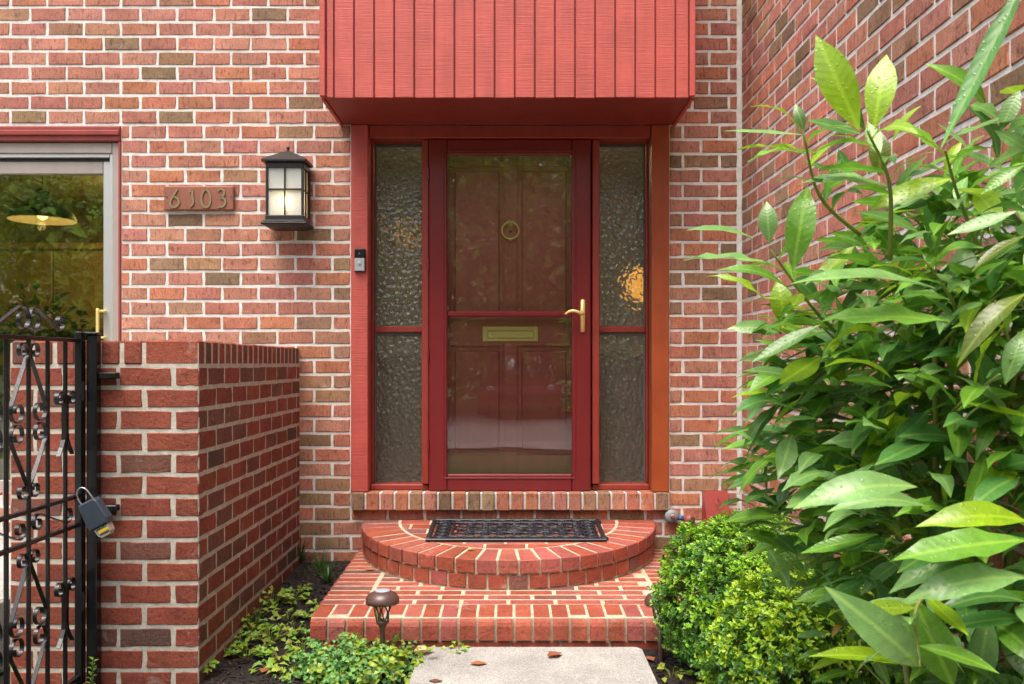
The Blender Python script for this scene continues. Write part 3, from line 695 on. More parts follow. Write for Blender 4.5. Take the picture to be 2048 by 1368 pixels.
for (g_,a,b_) in ((.012,zb-.012,zb-.0005),(.022,zb-.024,zb-.0125)): q.cbox(lx0-g_,lx1+g_,LF-g_,lyb,a,b_,.004)
q.add([(lx0-.020,LF-.020,zb-.0243),(lx1+.020,LF-.020,zb-.0243),(lx1+.020,lyb,zb-.0243),(lx0-.020,lyb,zb-.0243),(lx0+.01,LF+.01,zb-.036),(lx1-.01,LF+.01,zb-.036),(lx1-.01,lyb,zb-.036),(lx0+.01,lyb,zb-.036)],[(0,1,2,3),(0,4,5,1),(1,5,6,2),(2,6,7,3),(3,7,4,0),(7,6,5,4)])
q.build('base',LANT,wl)
q=MB(); q.smooth=True; bz=SZ(402,LF); q.lathe([(.008,-.05),(.012,-.03),(.022,0),(.020,.014),(.004,.024)],(lxc,lyc-.02,bz),14); q.build('bulb',EM,wl)
plight('lantern_glow',(lxc,LF+.035,bz),.55,(1,.74,.40),.022,wl)

# doorbell
DY=JY-.025; db=empty('doorbell',(SX(719,DY),JY,SZ(545,DY)),'slim black and silver video doorbell on the red door jamb','doorbell')
x0,x1=SX(709,DY),SX(729,DY); zs_=SZ(516,DY)
board('camera_housing',db,BLKPL,x0,x1,DY,JY-.001,zs_+.0005,SZ(498,DY),.003); board('face',db,SILVER,x0,x1,DY,JY-.001,SZ(542,DY),zs_,.003); board('shell',db,BLKPL,x0-.002,x1+.003,DY+.008,JY-.0005,SZ(543.5,DY),SZ(497,DY),.003)
xc=(x0+x1)/2; q=MB(); q.smooth=True; q.lathe([(.0105,0),(.0105,.002),(.008,.003)],(xc,DY,SZ(527,DY)),18,'y'); q.build('button',mat('button_grey',(.30,.33,.38),.3),db)
q=MB(); q.smooth=True; q.lathe([(.006,0),(.005,.0015),(.001,.002)],(xc,DY,SZ(508,DY)),14,'y'); q.build('lens',mat('lens',(.03,.035,.05),.08),db)

# round pipe cap with elbow and the red vent hood at the foot of the wall
pf=empty('pipe_valve',(SX(1345,-.05),-.03,SZ(1034,-.05)),'grey round pipe cap with blue collar and dull red bulb low on the wall','pipe')
GREYC=mat('grey_plastic',(.22,.24,.26),.5); COPP=mat('copper',(.75,.35,.25),.35,.8); BLUE=mat('blue_collar',(.03,.10,.20),.5); DRED=paint('dull_red',(.25,.06,.05),.5)
vx,vz=SX(1345,-.06),SZ(1034,-.06); q=MB(); q.smooth=True; q.lathe([(.036,.0),(.038,.03),(.034,.05),(.012,.052)],(vx,-.001,vz),22,'y'); q.build('cap',GREYC,pf)
q=MB(); q.lathe([(.012,.0),(.012,.014),(.008,.018)],(vx,-.053,vz+.004),6,'y'); q.build('bolt',COPP,pf)
q=MB(); q.smooth=True; q.tube([(vx+.035,-.03,vz-.008),(vx+.065,-.03,vz-.014)],.014,10); q.build('collar',BLUE,pf)
q=MB(); q.smooth=True; q.lathe([(.012,-.032),(.03,-.018),(.034,0),(.03,.018),(.012,.03)],(vx+.096,-.034,vz-.02),16,'x'); q.build('bulb',DRED,pf)
VH=-.13; vh=empty('vent_hood',(SX(1430,VH),0,SZ(1030,VH)),'dark red metal vent hood low on the wall behind the boxwood','vent')
VRED=paint('vent_red',(.30,.045,.035),.4); x0,x1=SX(1404,0),SX(1453,0); zt,zb=SZ(981,0),SZ(1052,0)
q=MB(); q.add([(x0,-.001,zb),(x1,-.001,zb),(x1,-.001,zt),(x0,-.001,zt),(x0+.012,-.10,zb),(x1-.004,-.10,zb),(x1,-.028,zt-.001),(x0,-.028,zt-.001)],[(0,1,2,3),(4,7,6,5),(0,4,5,1),(3,2,6,7),(0,3,7,4),(1,5,6,2)]); q.f=[f[::-1] for f in q.f]; q.build('hood',VRED,vh)
q=MB(); xm=(x0+x1)/2+.006; zc=SZ(1002,-.05); q.tube([(xm+.011*math.cos(a),-.0665-.022*math.sin(a)*-.7,zc+.016*math.sin(a)) for a in [2*math.pi*k/16 for k in range(17)]],.002,6); q.build('emblem',VRED,vh)

# ================================================================== door mat
dm=empty('door_mat',(0,0,0),'black rubber doormat with open scrollwork on the half-round step','mat')
MW,MD=.905,.455; ang=math.atan(.054)
mo=(.026,-.266,cz(0,-.266)+.0035)
q=MB(); h=.010
for bx in ((-MW/2,MW/2,-MD/2,-MD/2+.022),(-MW/2,MW/2,MD/2-.022,MD/2)): q.cbox(*bx,0,h+.003,.003)
for bx in ((-MW/2,-MW/2+.022,-MD/2+.0225,MD/2-.0225),(MW/2-.022,MW/2,-MD/2+.0225,MD/2-.0225)): q.cbox(*bx,0,h+.003,.003)
q.build('border',RUBBER,None,loc=mo,rot=(ang,0,0)); bo=bpy.data.objects['border']; adopt(bo,dm)
q=MB()
def ring(cx,cy,a,b_,r=.0055,seg=20,a0=0,a1=2*math.pi):
    q.tube([(cx+a*math.cos(t),cy+b_*math.sin(t),.006) for t in [a0+(a1-a0)*k/seg for k in range(seg+1)]],r,6,False)
for x in (-.33,.33): q.cbox(x-.006,x+.006,-.15,.15,.001,h+.002,.002)
for y in (-.15,.15): q.cbox(-.335,.335,y-.006,y+.006,.001,h+.0015,.002)
for k in range(11):
    x=-.40+.08*k
    for y in (-.18,.18): ring(x,y,.043,.026); ring(x+.04,y,.02,.024,.004,12)
for k in range(5):
    for x in (-.38,.38): ring(x,-.14+.07*k,.036,.034); ring(x,-.105+.07*k,.018,.03,.004,12)
for i in range(8):
    for j in range(4): 
        x,y=-.28+.08*i,-.105+.07*j; ring(x+(.02 if j%2 else 0),y,.043,.034,.005,16); ring(x+.04,y+.02,.02,.02,.0045,12)
ring(0,0,.11,.07,.008,28); ring(0,0,.05,.03,.006); ring(-.17,0,.07,.05,.006); ring(.17,0,.07,.05,.006)
q.build('scrollwork',RUBBER,None,loc=mo,rot=(ang,0,0)); adopt(bpy.data.objects['scrollwork'],dm)

# ================================================================== iron gate, swung open towards the viewer
gate=empty('iron_gate',(-1.58,-1.65,.05),'black wrought iron gate with scrollwork standing open against the garden wall','gate')
GXP=-1.58; gp=lambda u,v,w:(GXP+w,CY+u,v)      # u = distance from the viewer, v = height
U0,U1=2.38,3.275; ZT,ZB=1.296,.055
def bar(name,u0,u1,z0,z1,w=.0065):
    q=MB(); q.cbox(GXP-w,GXP+w,CY+u0,CY+u1,z0,z1,.002); return q.build(name,BLACKM,gate)
bar('stile',U1-.018,U1+.018,ZB-.03,ZT+.02,.0125); bar('stile',U0-.012,U0+.012,ZB-.03,ZT+.0,.0125)
for (z,h_) in ((ZT-.012,.014),(.717,.013),(.612,.013),(ZB,.016)): bar('rail',U0+.0125,U1-.0185,z-h_/2,z+h_/2,.0105)
BU=[2.42+.1,2.655,2.795,2.925,3.045,3.165]
for u in BU: bar('bar',u-.0065,u+.0065,ZB+.009,ZT-.0195,.0062)
def scroll_path(p0,p1,r0,r1,side0,side1,turn=1.15):
    """straight flat bar p0-p1 that curls into a spiral at either end"""
    def curl(p,head,side,r):
        pts=[];x,y=p; n=34; tot=turn*2*math.pi
        for i in range(n):
            f=i/(n-1); rr=r*(1-.62*f); da=tot/n; head+=side*da; x+=math.cos(head)*rr*da; y+=math.sin(head)*rr*da; pts.append((x,y))
        return pts
    h=math.atan2(p1[1]-p0[1],p1[0]-p0[0])
    a=curl(p0,h+math.pi,side0,r0)[::-1] if r0 else []; e=curl(p1,h,side1,r1) if r1 else []
    return a+[p0,((p0[0]+p1[0])/2,(p0[1]+p1[1])/2),p1]+e
def scroll(p0,p1,r0,r1,s0,s1,w=.007,turn=1.15):
    q=MB(); q.smooth=False; q.ribbon(scroll_path(p0,p1,r0,r1,s0,s1,turn),.0032,-w,w,gp); q.build('scroll',BLACKM,gate)
for c in (2.925,2.655):
    for dz in (0,-.683):
        for sg in (-1,1):
            scroll((c+sg*.010,1.225+dz),(c+sg*.104,1.065+dz),.031,.042,-sg,-sg)
            scroll((c+sg*.104,.945+dz),(c+sg*.010,.802+dz),.042,.031,sg,sg)
c=3.165
for zt_ in (1.075,.405):
    for sg in (-1,1):
        q=MB(); p=scroll_path((c+sg*.010,zt_),(c+sg*.009,zt_-.12),.030,0,-sg,0)+[(c+sg*.013,zt_-.145),(c+sg*.028,zt_-.172),(c+sg*.050,zt_-.200)]
        q.ribbon(p,.004,-.0075,.0075,gp); q.build('scroll',BLACKM,gate)
for (a,b_) in ((2.99,3.17),(2.70,2.86),(2.46,2.60)):   # scrolls between the two middle rails
    scroll((a,.697),(b_,.634),.030,.030,1,1)
for (c,w_) in ((2.925,.19),(2.53,.14)):                       # crest on the top rail
    for sg in (-1,1): scroll((c+sg*.055,1.384),(c+sg*w_,1.318),.043,.028,sg,sg,.0075,1.2)
gpost=empty('gate_post',(-1.545,-1.66,0),'black square steel gate post bracketed to the garden wall','post')
q=MB(); q.cbox(-1.5605,-1.5225,-1.650,-1.612,-.05,1.305,.003); q.build('post',BLACKM,gpost); q=MB(); q.cbox(-1.565,-1.518,-1.655,-1.6075,1.3052,1.315,.003); q.build('cap',BLACKM,gpost)
for z in (1.155,.665): q=MB(); q.cbox(-1.522,-1.455,-1.640,-1.6045,z-.012,z+.012,.003); q.build('bracket',BLACKM,gpost)
for z in (1.10,.33): q=MB(); q.tube([(-1.567,-1.664,z-.035),(-1.567,-1.664,z+.035)],.008,10); q.build('hinge',BLACKM,gpost)

# key lock box hanging from the gate rail
LBY=-1.75; c0=W(190,1028,LBY); lb=empty('lock_box',c0,'dark grey key lock box with yellow label hanging from the iron gate','lock box')
SLATE=paint('slate_rubber',(.040,.055,.075),.45,None,var=.08); GREYM=mat('zinc_grey',(.42,.39,.33),.45,.3); YEL=mat('yellow_label',(.80,.52,.02),.5); STEEL=mat('steel_wire',(.45,.47,.52),.25,.9)
s_=F/(LBY-CY); ux=Vector((math.cos(R(-28)),0,math.sin(R(28)))); uz=Vector((math.sin(R(-28)),0,math.cos(R(28))))
Mx=Matrix(((ux.x,0,uz.x,c0.x),(0,1,0,c0.y),(ux.z,0,uz.z,c0.z),(0,0,0,1)))
def lbpart(name,q,m): q.v=[tuple(Mx@Vector(p)) for p in q.v]; return q.build(name,m,lb)
def slab(poly,y0,y1,c=.005):
    q=MB(); n=len(poly); cx=sum(p[0] for p in poly)/n; cz_=sum(p[1] for p in poly)/n
    k=lambda p:((p[0]-cx)*(1-c*22)+cx,(p[1]-cz_)*(1-c*22)+cz_)
    q.add([(p[0],y1,p[1]) for p in poly]+[(p[0],y0+c,p[1]) for p in poly]+[(k(p)[0],y0,k(p)[1]) for p in poly],[(i,(i+1)%n,n+(i+1)%n,n+i) for i in range(n)]+[(n+i,n+(i+1)%n,2*n+(i+1)%n,2*n+i) for i in range(n)]+[tuple(range(2*n,3*n)),tuple(range(n))[::-1]]); return q
lbpart('cover',slab([(-.030,.052),(-.034,.040),(-.040,-.030),(-.034,-.050),(.036,-.050),(.042,-.030),(.036,.040),(.030,.052)][::-1][::-1],-.022,.022),SLATE)
lbpart('body',slab([(-.026,-.0505),(-.022,-.078),(-.012,-.088),(.020,-.088),(.030,-.078),(.032,-.0505)],-.015,.018,.003),GREYM)
q=MB(); q.cbox(-.012,.026,-.0165,-.0152,-.071,-.061,.0005); lbpart('label',q,YEL); q=MB(); q.cbox(-.012,.024,-.0163,-.0152,-.0785,-.0745,.0004); lbpart('slot',q,DARK)
q=MB()
for k in range(7): q.box(-.018+.006*k,-.0145+.006*k,-.0163,-.0152,-.0585+.001*(k%2),-.0545+.0015*(k%3))
lbpart('lettering',q,DARK)
q=MB(); q.smooth=True; q.tube(spline([(-.026,0,.05),(-.028,0,.075),(-.020,0,.098),(-.002,0,.106),(.012,0,.094),(.018,0,.070),(.020,0,.05)],5),.0032,8); lbpart('shackle',q,STEEL)

# ================================================================== solar path lights
SOL=paint('bronze_plastic',(.085,.045,.038),.35,None,var=.05); PANELM=mat('solar_panel',(.28,.34,.40),.3); CLEAR=glass_flat('clear_plastic',.06,(.92,.90,.86))
nz_=noi(PANELM,pos(PANELM,(1,1,1)),120,4); lk(PANELM,mixc(PANELM,nz_,(.10,.14,.18),(.55,.60,.66)),bs(PANELM).inputs['Base Color'])
def solar(x,y,zb,ztop,label):
    e=empty('path_light',(x,y,zb),label,'garden light','solar lights beside the steps'); C=(x,y,ztop)
    q=MB(); q.smooth=True; q.lathe([(.055,-.050),(.066,-.048),(.0665,-.034),(.056,-.014),(.032,-.001),(.030,-.001)],C,28); q.build('hood',SOL,e)
    q=MB(); q.smooth=True; q.lathe([(.0295,-.003),(.0295,.0012),(.0285,.002)],C,24); q.build('solar_cell',PANELM,e)
    q=MB(); q.smooth=True; q.lathe([(.034,-.052),(.028,-.090),(.022,-.118)],C,18); q.f=q.f[:-2]; q.c=q.c[:-2]; q.m=q.m[:-2]; q.sm=q.sm[:-2]; q.build('lens',CLEAR,e)
    q=MB()
    for k in range(5):
        for sg in (-1,1):
            pts=[]
            for j in range(7):
                f=j/6; a=2*math.pi*k/5+sg*.55*math.sin(f*math.pi*.9); r=.036-.013*f; pts.append((x+r*math.cos(a),y+r*math.sin(a),ztop-.050-.070*f))
            q.tube(pts,.0026,5)
    q.build('cage',SOL,e)
    q=MB(); q.smooth=True; q.lathe([(.006,zb-ztop-.02),(.011,zb-ztop),(.011,-.15),(.017,-.135),(.026,-.124),(.026,-.117),(.020,-.116)],C,16); q.build('stake',SOL,e)
p=W(765,1181,-1.42); solar(p.x,-1.42,bed_z(p.x,-1.42),p.z,'bronze solar light with round hood in front of the brick landing')
p=W(1322,1185,-1.36); solar(p.x,-1.36,bed_z(p.x,-1.36),p.z,'bronze solar light half hidden under the boxwood')

# ================================================================== PLANTS
def leaf_geo(mb,p,d,nrm,L,Wd,colr,curl=.15,tip=.0):
    """small pointed leaf of six vertices, folded along the rib"""
    d=d.normalized(); s_=d.cross(nrm); s_=s_.normalized() if s_.length>1e-4 else Vector((1,0,0)); nn=s_.cross(d)
    a=p; b_=p+d*L*.5+nn*L*curl*.5; e=p+d*L+nn*(-L*curl*.3); l=p+d*L*.42+s_*Wd+nn*(Wd*.4+L*curl*.4); r=p+d*L*.42-s_*Wd+nn*(Wd*.4+L*curl*.4)
    mb.cc=colr; mb.add([a,l,e,r,b_],[(0,4,1),(1,4,2),(0,3,4),(3,2,4)])
def rv(z0=-1,z1=1):
    while True:
        v=Vector((rnd.uniform(-1,1),rnd.uniform(-1,1),rnd.uniform(z0,z1)))
        if .05<v.length<1: return v.normalized()
def boxwood(c,rad,n,label,bright,newc):
    e=empty('boxwood',(c[0],c[1],bed_z(c[0],c[1])),label,'shrub'); mb=MB(); C=Vector(c)
    lob=[(rv(-.5,1),rnd.uniform(.5,.8)) for _ in range(16)]
    cnt=0
    while cnt<n:
        d=rv(-.75,1)
        rr=1+.16*(noise.noise(d*2.3+C*3))+.10*noise.noise(d*6+C*5)
        depth=1-abs(rnd.gauss(0,.10)) if rnd.random()<.8 else rnd.uniform(.55,.95)
        hole=noise.noise(d*5.5+C*9)
        if d.z<.1 and hole>.25-.5*d.z and rnd.random()<.8: continue
        p=C+Vector((d.x*rad[0],d.y*rad[1],d.z*rad[2]))*rr*depth
        if p.z<bed_z(p.x,p.y)+.01 or p.x>1.262: continue
        # a sprig: a few leaves round a growing tip
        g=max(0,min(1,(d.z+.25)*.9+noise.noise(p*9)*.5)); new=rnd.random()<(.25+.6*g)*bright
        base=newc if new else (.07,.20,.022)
        up=(d+Vector((0,0,.7))+rv()*.6).normalized()
        for k in range(5):
            a=k*2.4+rnd.random(); side=up.orthogonal().normalized(); side=Matrix.Rotation(a,3,up)@side
            ld=(up*rnd.uniform(.3,.9)+side).normalized(); kk=rnd.uniform(.75,1.25)
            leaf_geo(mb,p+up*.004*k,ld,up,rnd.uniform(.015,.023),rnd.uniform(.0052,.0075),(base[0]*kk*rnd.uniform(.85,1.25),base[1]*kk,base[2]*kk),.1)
        cnt+=5
    f=mb.build('foliage',LEAFA,e,col=True); f['kind']='stuff'
    q=MB()
    for k in range(46):
        d=rv(-.4,.9); p1=C+Vector((d.x*rad[0],d.y*rad[1],d.z*rad[2]))*rnd.uniform(.75,.97); 
        if p1.z<bed_z(p1.x,p1.y)+.03 or p1.x>1.25: continue
        b0=Vector((C.x+rnd.uniform(-.05,.05),C.y+rnd.uniform(-.05,.05),bed_z(C.x,C.y)-.01)); mid=(b0+p1)/2+rv()*.05
        q.tube(spline([b0,mid,p1],4),[.006-.0005*i for i in range(9)],5)
    q.build('stems',TWIG,e); return e
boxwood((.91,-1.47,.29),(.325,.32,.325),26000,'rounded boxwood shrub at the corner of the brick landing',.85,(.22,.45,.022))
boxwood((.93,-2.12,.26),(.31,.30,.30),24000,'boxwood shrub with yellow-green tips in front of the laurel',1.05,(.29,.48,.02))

# laurel: leaves placed along shoots; broad leaves each their own object
def laurel_mesh(v):
    q=random.Random(v); mb=MB(); mb.smooth=True; n=8; prof=[0,.38,.72,.93,1.0,.95,.74,.36,0]; fold=q.uniform(.10,.35); arch=q.uniform(-.05,.16); tw=q.uniform(-.25,.25); wav=q.uniform(0,.03)
    vs=[]
    for i in range(n+1):
        t=i/n; w=.142*prof[i]; z=arch*math.sin(t*math.pi*.95)-.10*t*t; a=tw*t
        for sg in (-1,0,1):
            x=sg*w; zz=z+abs(sg)*w*fold+wav*math.sin(t*17+sg)*abs(sg); vs.append((x*math.cos(a),t,zz+x*math.sin(a)))
    mb.add(vs,[f for i in range(n) for f in ((i*3,i*3+1,i*3+4,i*3+3),(i*3+1,i*3+2,i*3+5,i*3+4))])
    me=bpy.data.meshes.new('leaf'); me.from_pydata(mb.v,[],mb.f); me.polygons.foreach_set('use_smooth',[True]*len(mb.f)); me.materials.append(LAUREL); me.update(); return me
LM=[laurel_mesh(v) for v in range(12)]
LBX,LBY2=.98,-3.12
lau=empty('laurel',(LBX,LBY2,0),'tall cherry laurel with long glossy wet leaves in front of the side wall','shrub')
crown=empty('crown',(LBX,LBY2,.9),parent=lau)
def lmat(p,d,nrm,L,wf):
    d=d.normalized(); x=d.cross(nrm).normalized(); z=x.cross(d)
    M=Matrix((( x.x*L*wf,d.x*L,z.x*L,p.x),(x.y*L*wf,d.y*L,z.y*L,p.y),(x.z*L*wf,d.z*L,z.z*L,p.z),(0,0,0,1))); return M
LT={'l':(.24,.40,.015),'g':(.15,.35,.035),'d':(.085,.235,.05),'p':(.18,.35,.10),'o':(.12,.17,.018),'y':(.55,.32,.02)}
nleaf=[0]
def put_leaf(M,tone):
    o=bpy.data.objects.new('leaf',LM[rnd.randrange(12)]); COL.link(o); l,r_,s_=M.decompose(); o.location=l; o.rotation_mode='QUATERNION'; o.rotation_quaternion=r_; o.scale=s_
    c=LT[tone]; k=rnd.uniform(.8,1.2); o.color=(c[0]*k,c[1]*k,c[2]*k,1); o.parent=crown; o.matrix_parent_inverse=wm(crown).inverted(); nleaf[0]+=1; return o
# (base px, tip px, tone, how far it faces the viewer 0..1, width factor)
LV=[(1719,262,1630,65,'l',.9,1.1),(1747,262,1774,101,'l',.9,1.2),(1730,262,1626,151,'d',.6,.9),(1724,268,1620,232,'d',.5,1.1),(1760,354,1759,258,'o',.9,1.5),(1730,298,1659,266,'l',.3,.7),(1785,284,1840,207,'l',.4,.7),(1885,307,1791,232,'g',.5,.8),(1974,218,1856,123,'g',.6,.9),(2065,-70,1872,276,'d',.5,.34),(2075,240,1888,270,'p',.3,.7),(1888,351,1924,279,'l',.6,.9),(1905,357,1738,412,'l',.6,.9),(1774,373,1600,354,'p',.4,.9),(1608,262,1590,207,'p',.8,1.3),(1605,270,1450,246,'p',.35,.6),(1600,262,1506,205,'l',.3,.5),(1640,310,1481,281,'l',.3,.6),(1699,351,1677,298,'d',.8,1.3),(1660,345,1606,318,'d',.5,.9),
(1507,476,1375,449,'p',.35,.75),(1544,529,1372,504,'p',.4,.65),(1539,487,1533,401,'p',.9,1.5),(1585,544,1616,367,'g',.95,1.1),(1581,581,1436,531,'g',.4,.7),(1530,600,1420,544,'l',.4,.5),(1621,618,1522,600,'l',.4,.7),(1571,656,1556,554,'l',.9,1.5),(1870,577,1589,541,'p',.35,.6),(1633,648,1555,627,'d',.6,1.1),(1564,668,1454,654,'p',.6,1.0),(1641,649,1501,715,'p',.5,.7),(1681,696,1611,684,'d',.4,.9),(1772,652,1676,687,'g',.5,.8),(1688,701,1620,743,'p',.6,1.0),(1590,813,1583,723,'d',.95,1.3),(1573,804,1465,787,'l',.3,.7),(1566,762,1487,846,'p',.6,.7),(1566,804,1483,893,'p',.6,.7),(1594,862,1484,923,'d',.3,.5),(1636,900,1511,921,'d',.5,.7),(1791,893,1648,881,'p',.6,1.0),(1850,842,1718,860,'g',.6,1.0),(1742,780,1618,792,'d',.5,.8),(1742,820,1628,799,'d',.5,.8),(1615,893,1611,808,'d',.9,1.4),(1667,855,1636,818,'d',.7,1.2),(1613,940,1496,960,'g',.4,.6),(1711,939,1632,909,'o',.8,1.2),
(1835,974,1588,1007,'p',.6,.9),(1854,1013,1657,1013,'p',.5,.9),(1873,984,1774,1018,'l',.5,.8),(2055,1043,1838,1043,'l',.6,.95),(2055,1081,1787,1106,'g',.6,.9),(1757,1068,1601,1096,'g',.5,.75),(1935,1115,1776,1181,'p',.6,.9),(2055,1156,1807,1193,'p',.6,.9),(2055,1206,1873,1215,'d',.5,.9),(2055,1237,1901,1247,'d',.5,.9),(1842,1334,1659,1178,'p',.9,1.0),(1907,1375,1826,1196,'g',.95,1.25),(1835,1334,1624,1297,'l',.4,.6),(1657,1265,1591,1272,'p',.5,.9),(1657,1306,1590,1320,'g',.5,.8),(1713,1318,1616,1339,'l',.4,.8),(1710,1343,1623,1361,'g',.4,.8),(1701,1140,1594,1190,'d',.4,.6),(1754,1146,1619,1203,'d',.4,.6),(1690,1240,1662,1275,'y',.5,1.0),(1666,1096,1648,1150,'g',.8,1.2),(1754,1103,1680,1131,'l',.6,.9),
(2034,422,1896,461,'p',.6,.8),(1946,408,1832,455,'l',.6,1.0),(1837,519,1721,488,'l',.5,.9),(1851,524,1750,463,'p',.8,1.2),(1909,622,1935,480,'p',.95,1.3),(1909,716,1776,724,'g',.4,.9),(2055,585,1911,724,'o',.5,.8),(1921,683,1804,647,'p',.7,1.0),(1898,644,1640,624,'g',.5,.8),(1787,649,1676,688,'g',.4,.8),(2055,470,1940,535,'o',.4,.7),(2010,770,2050,655,'p',.8,1.2),(1985,730,1960,660,'g',.8,1.2),(2055,300,1990,260,'p',.8,1.2),(2050,330,1960,385,'g',.6,.9),(2040,180,2000,260,'p',.7,1.3)]
for (bx,by,tx,ty,tone,fc,wf) in LV:
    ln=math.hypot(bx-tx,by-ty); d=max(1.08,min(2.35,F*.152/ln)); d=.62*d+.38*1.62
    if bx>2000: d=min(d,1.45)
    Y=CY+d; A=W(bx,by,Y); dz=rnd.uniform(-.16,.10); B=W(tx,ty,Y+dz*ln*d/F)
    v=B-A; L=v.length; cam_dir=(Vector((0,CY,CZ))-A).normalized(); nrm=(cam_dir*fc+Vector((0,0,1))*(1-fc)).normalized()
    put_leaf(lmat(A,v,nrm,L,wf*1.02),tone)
# shoots of the same shrub filling the crown
def lxmin(z): return .97-.58*max(0,min(1,(z-.38)/.5))
def shoot(q,p0,p1,r,nl,big,tones,leafy=1.0):
    q=MB(); q.smooth=True
    path=spline([p0,(p0+p1)/2+rv()*.03,p1],6); m_=len(path); q.tube(path,[r*(1-.55*i/(m_-1)) for i in range(m_)],6)
    for k in range(nl):
        f=.35+.65*(k+rnd.random()*.6)/nl; i=min(m_-2,int(f*(m_-1))); t=(path[i+1]-path[i]).normalized(); a=2.4*k+rnd.random(); s_=Matrix.Rotation(a,3,t)@t.orthogonal().normalized()
        d=(t*rnd.uniform(.25,.8)+s_).normalized(); d.z*=.6; d.z+=rnd.uniform(-.15,.2); L=big*rnd.uniform(.75,1.15); P=path[i]
        E=P+d*L
        if E.x>1.25 or E.y<-4.2 or P.x>1.24 or E.x<lxmin(E.z): continue
        if nleaf[0]>=300: break
        put_leaf(lmat(P,d,(Vector((0,0,1))+rv()*.5+t*.4).normalized(),L,rnd.uniform(.85,1.15)),rnd.choice(tones))
    q.build('shoot',STEM,lau)
q=MB(); q.smooth=True
base=Vector((LBX,LBY2,0)); SH=[]
trunks=[]
for k in range(7):
    a=k*.9; b0=base+Vector((.07*math.cos(a),.07*math.sin(a),-.02)); t1=base+Vector((rnd.uniform(-.30,.18),rnd.uniform(-.25,.40),rnd.uniform(.9,1.35))); pth=spline([b0,(b0*.45+t1*.55)+rv()*.06,t1],7); trunks.append(pth); q.tube(pth,[.011-.006*i/(len(pth)-1) for i in range(len(pth))],7)
q.build('trunk',STEM,lau)
q=MB(); q.smooth=True
for (x0,y0,x1,y1,d) in ((1700,690,1541,500,1.75),(1720,470,1606,264,1.6),(1780,520,1735,262,1.5),(1760,700,1588,812,1.85),(1850,760,1640,650,1.75),(1900,700,1850,520,1.55),(1880,850,1790,560,1.7),(1900,1150,1840,1334,1.3),(1960,1000,1700,1140,1.7),(1960,500,1890,300,1.5),(2010,820,1990,600,1.5)):
    shoot(q,W(x0,y0,CY+d+.12),W(x1,y1,CY+d),.0045,8,.105,('g','p','l','g'))
while nleaf[0]<300:
    pth=trunks[rnd.randrange(len(trunks))]; i=rnd.randrange(int(len(pth)*.3),len(pth)); p0=pth[i]; d=rv(-.15,1); d.x*=.8
    shoot(q,p0,p0+d*rnd.uniform(.16,.34),.0045,7,.125,('d','g','g','g','p','l'))
mb=MB(); mb.smooth=True
LD=[[(v.co.copy()) for v in me.vertices] for me in LM]; LFc=[tuple(f.vertices) for f in LM[0].polygons]
cnt=0; lco=[]
while cnt<1700:
    u=rv(-1,1)*(.35+.65*rnd.random()**.5); p=Vector((.98,-2.98,.80))+Vector((u.x*.44,u.y*.50,u.z*.82))
    if p.z<.05 or p.x>1.2 or p.x<lxmin(p.z): continue
    d=Vector((u.x*.6-.45+rnd.gauss(0,.5),u.y*.6-.15+rnd.gauss(0,.5),rnd.gauss(.0,.35))).normalized(); L=rnd.uniform(.09,.145)
    if (p+d*L).x>1.255 or (p+d*L).x<lxmin((p+d*L).z): continue
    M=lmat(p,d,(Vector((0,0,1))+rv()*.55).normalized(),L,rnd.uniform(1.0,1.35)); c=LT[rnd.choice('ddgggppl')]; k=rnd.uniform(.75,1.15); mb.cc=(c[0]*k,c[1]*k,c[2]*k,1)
    ld=rnd.choice(LD); mb.add([M@v for v in ld],LFc); lco+=[x for v in ld for x in v]; cnt+=1
cnt=0
while cnt<170:
    u=rv(-1,1)*rnd.random()**.5; p=Vector((1.0,-3.25,1.38))+Vector((u.x*.22,u.y*.30,u.z*.34)); d=Vector((u.x*.6-.35+rnd.gauss(0,.5),u.y*.6-.15+rnd.gauss(0,.5),rnd.gauss(.25,.4))).normalized(); L=rnd.uniform(.09,.135)
    if p.x>1.2 or (p+d*L).x>1.25: continue
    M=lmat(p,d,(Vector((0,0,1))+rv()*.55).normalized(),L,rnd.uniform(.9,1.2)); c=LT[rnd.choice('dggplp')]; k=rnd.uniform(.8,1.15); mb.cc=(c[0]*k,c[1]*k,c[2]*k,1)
    ld=rnd.choice(LD); mb.add([M@v for v in ld],LFc); lco+=[x for v in ld for x in v]; cnt+=1
f=mb.build('foliage',LAURELA,crown,col=True); f['kind']='stuff'
f.data.attributes.new('leafco','FLOAT_VECTOR','POINT').data.foreach_set('vector',lco)

# plants of the left bed
def ovate_plant(x,y,n,h,spread,label,cols,L=.028,group=None):
    e=empty('seedling',(x,y,bed_z(x,y)),label,'plant',group); mb=MB(); q=MB()
    for k in range(n):
        a=rnd.uniform(0,6.28); r=spread*math.sqrt(rnd.random()); hh=h*rnd.uniform(.35,1)*(1-.4*r/spread); b0=Vector((x+r*.25*math.cos(a),y+r*.25*math.sin(a),bed_z(x,y)-.005)); p=Vector((x+r*math.cos(a),y+r*math.sin(a),bed_z(x,y)+hh))
        q.tube([b0,(b0+p)/2+Vector((0,0,.01)),p],.0012,4); d=Vector((math.cos(a+rnd.uniform(-.8,.8)),math.sin(a+rnd.uniform(-.8,.8))-.2,rnd.uniform(-.35,.2)))
        c=rnd.choice(cols); kk=rnd.uniform(.8,1.2); leaf_geo(mb,p,d,Vector((0,-.3,1))+rv()*.35,L*rnd.uniform(.7,1.25),L*rnd.uniform(.30,.42),tuple(v*kk for v in c),.12)
    f=mb.build('foliage',LEAFA,e,col=True); q.build('stems',STEM,e)
LIME=((.22,.40,.04),(.28,.40,.04),(.15,.32,.04),(.32,.36,.05)); 
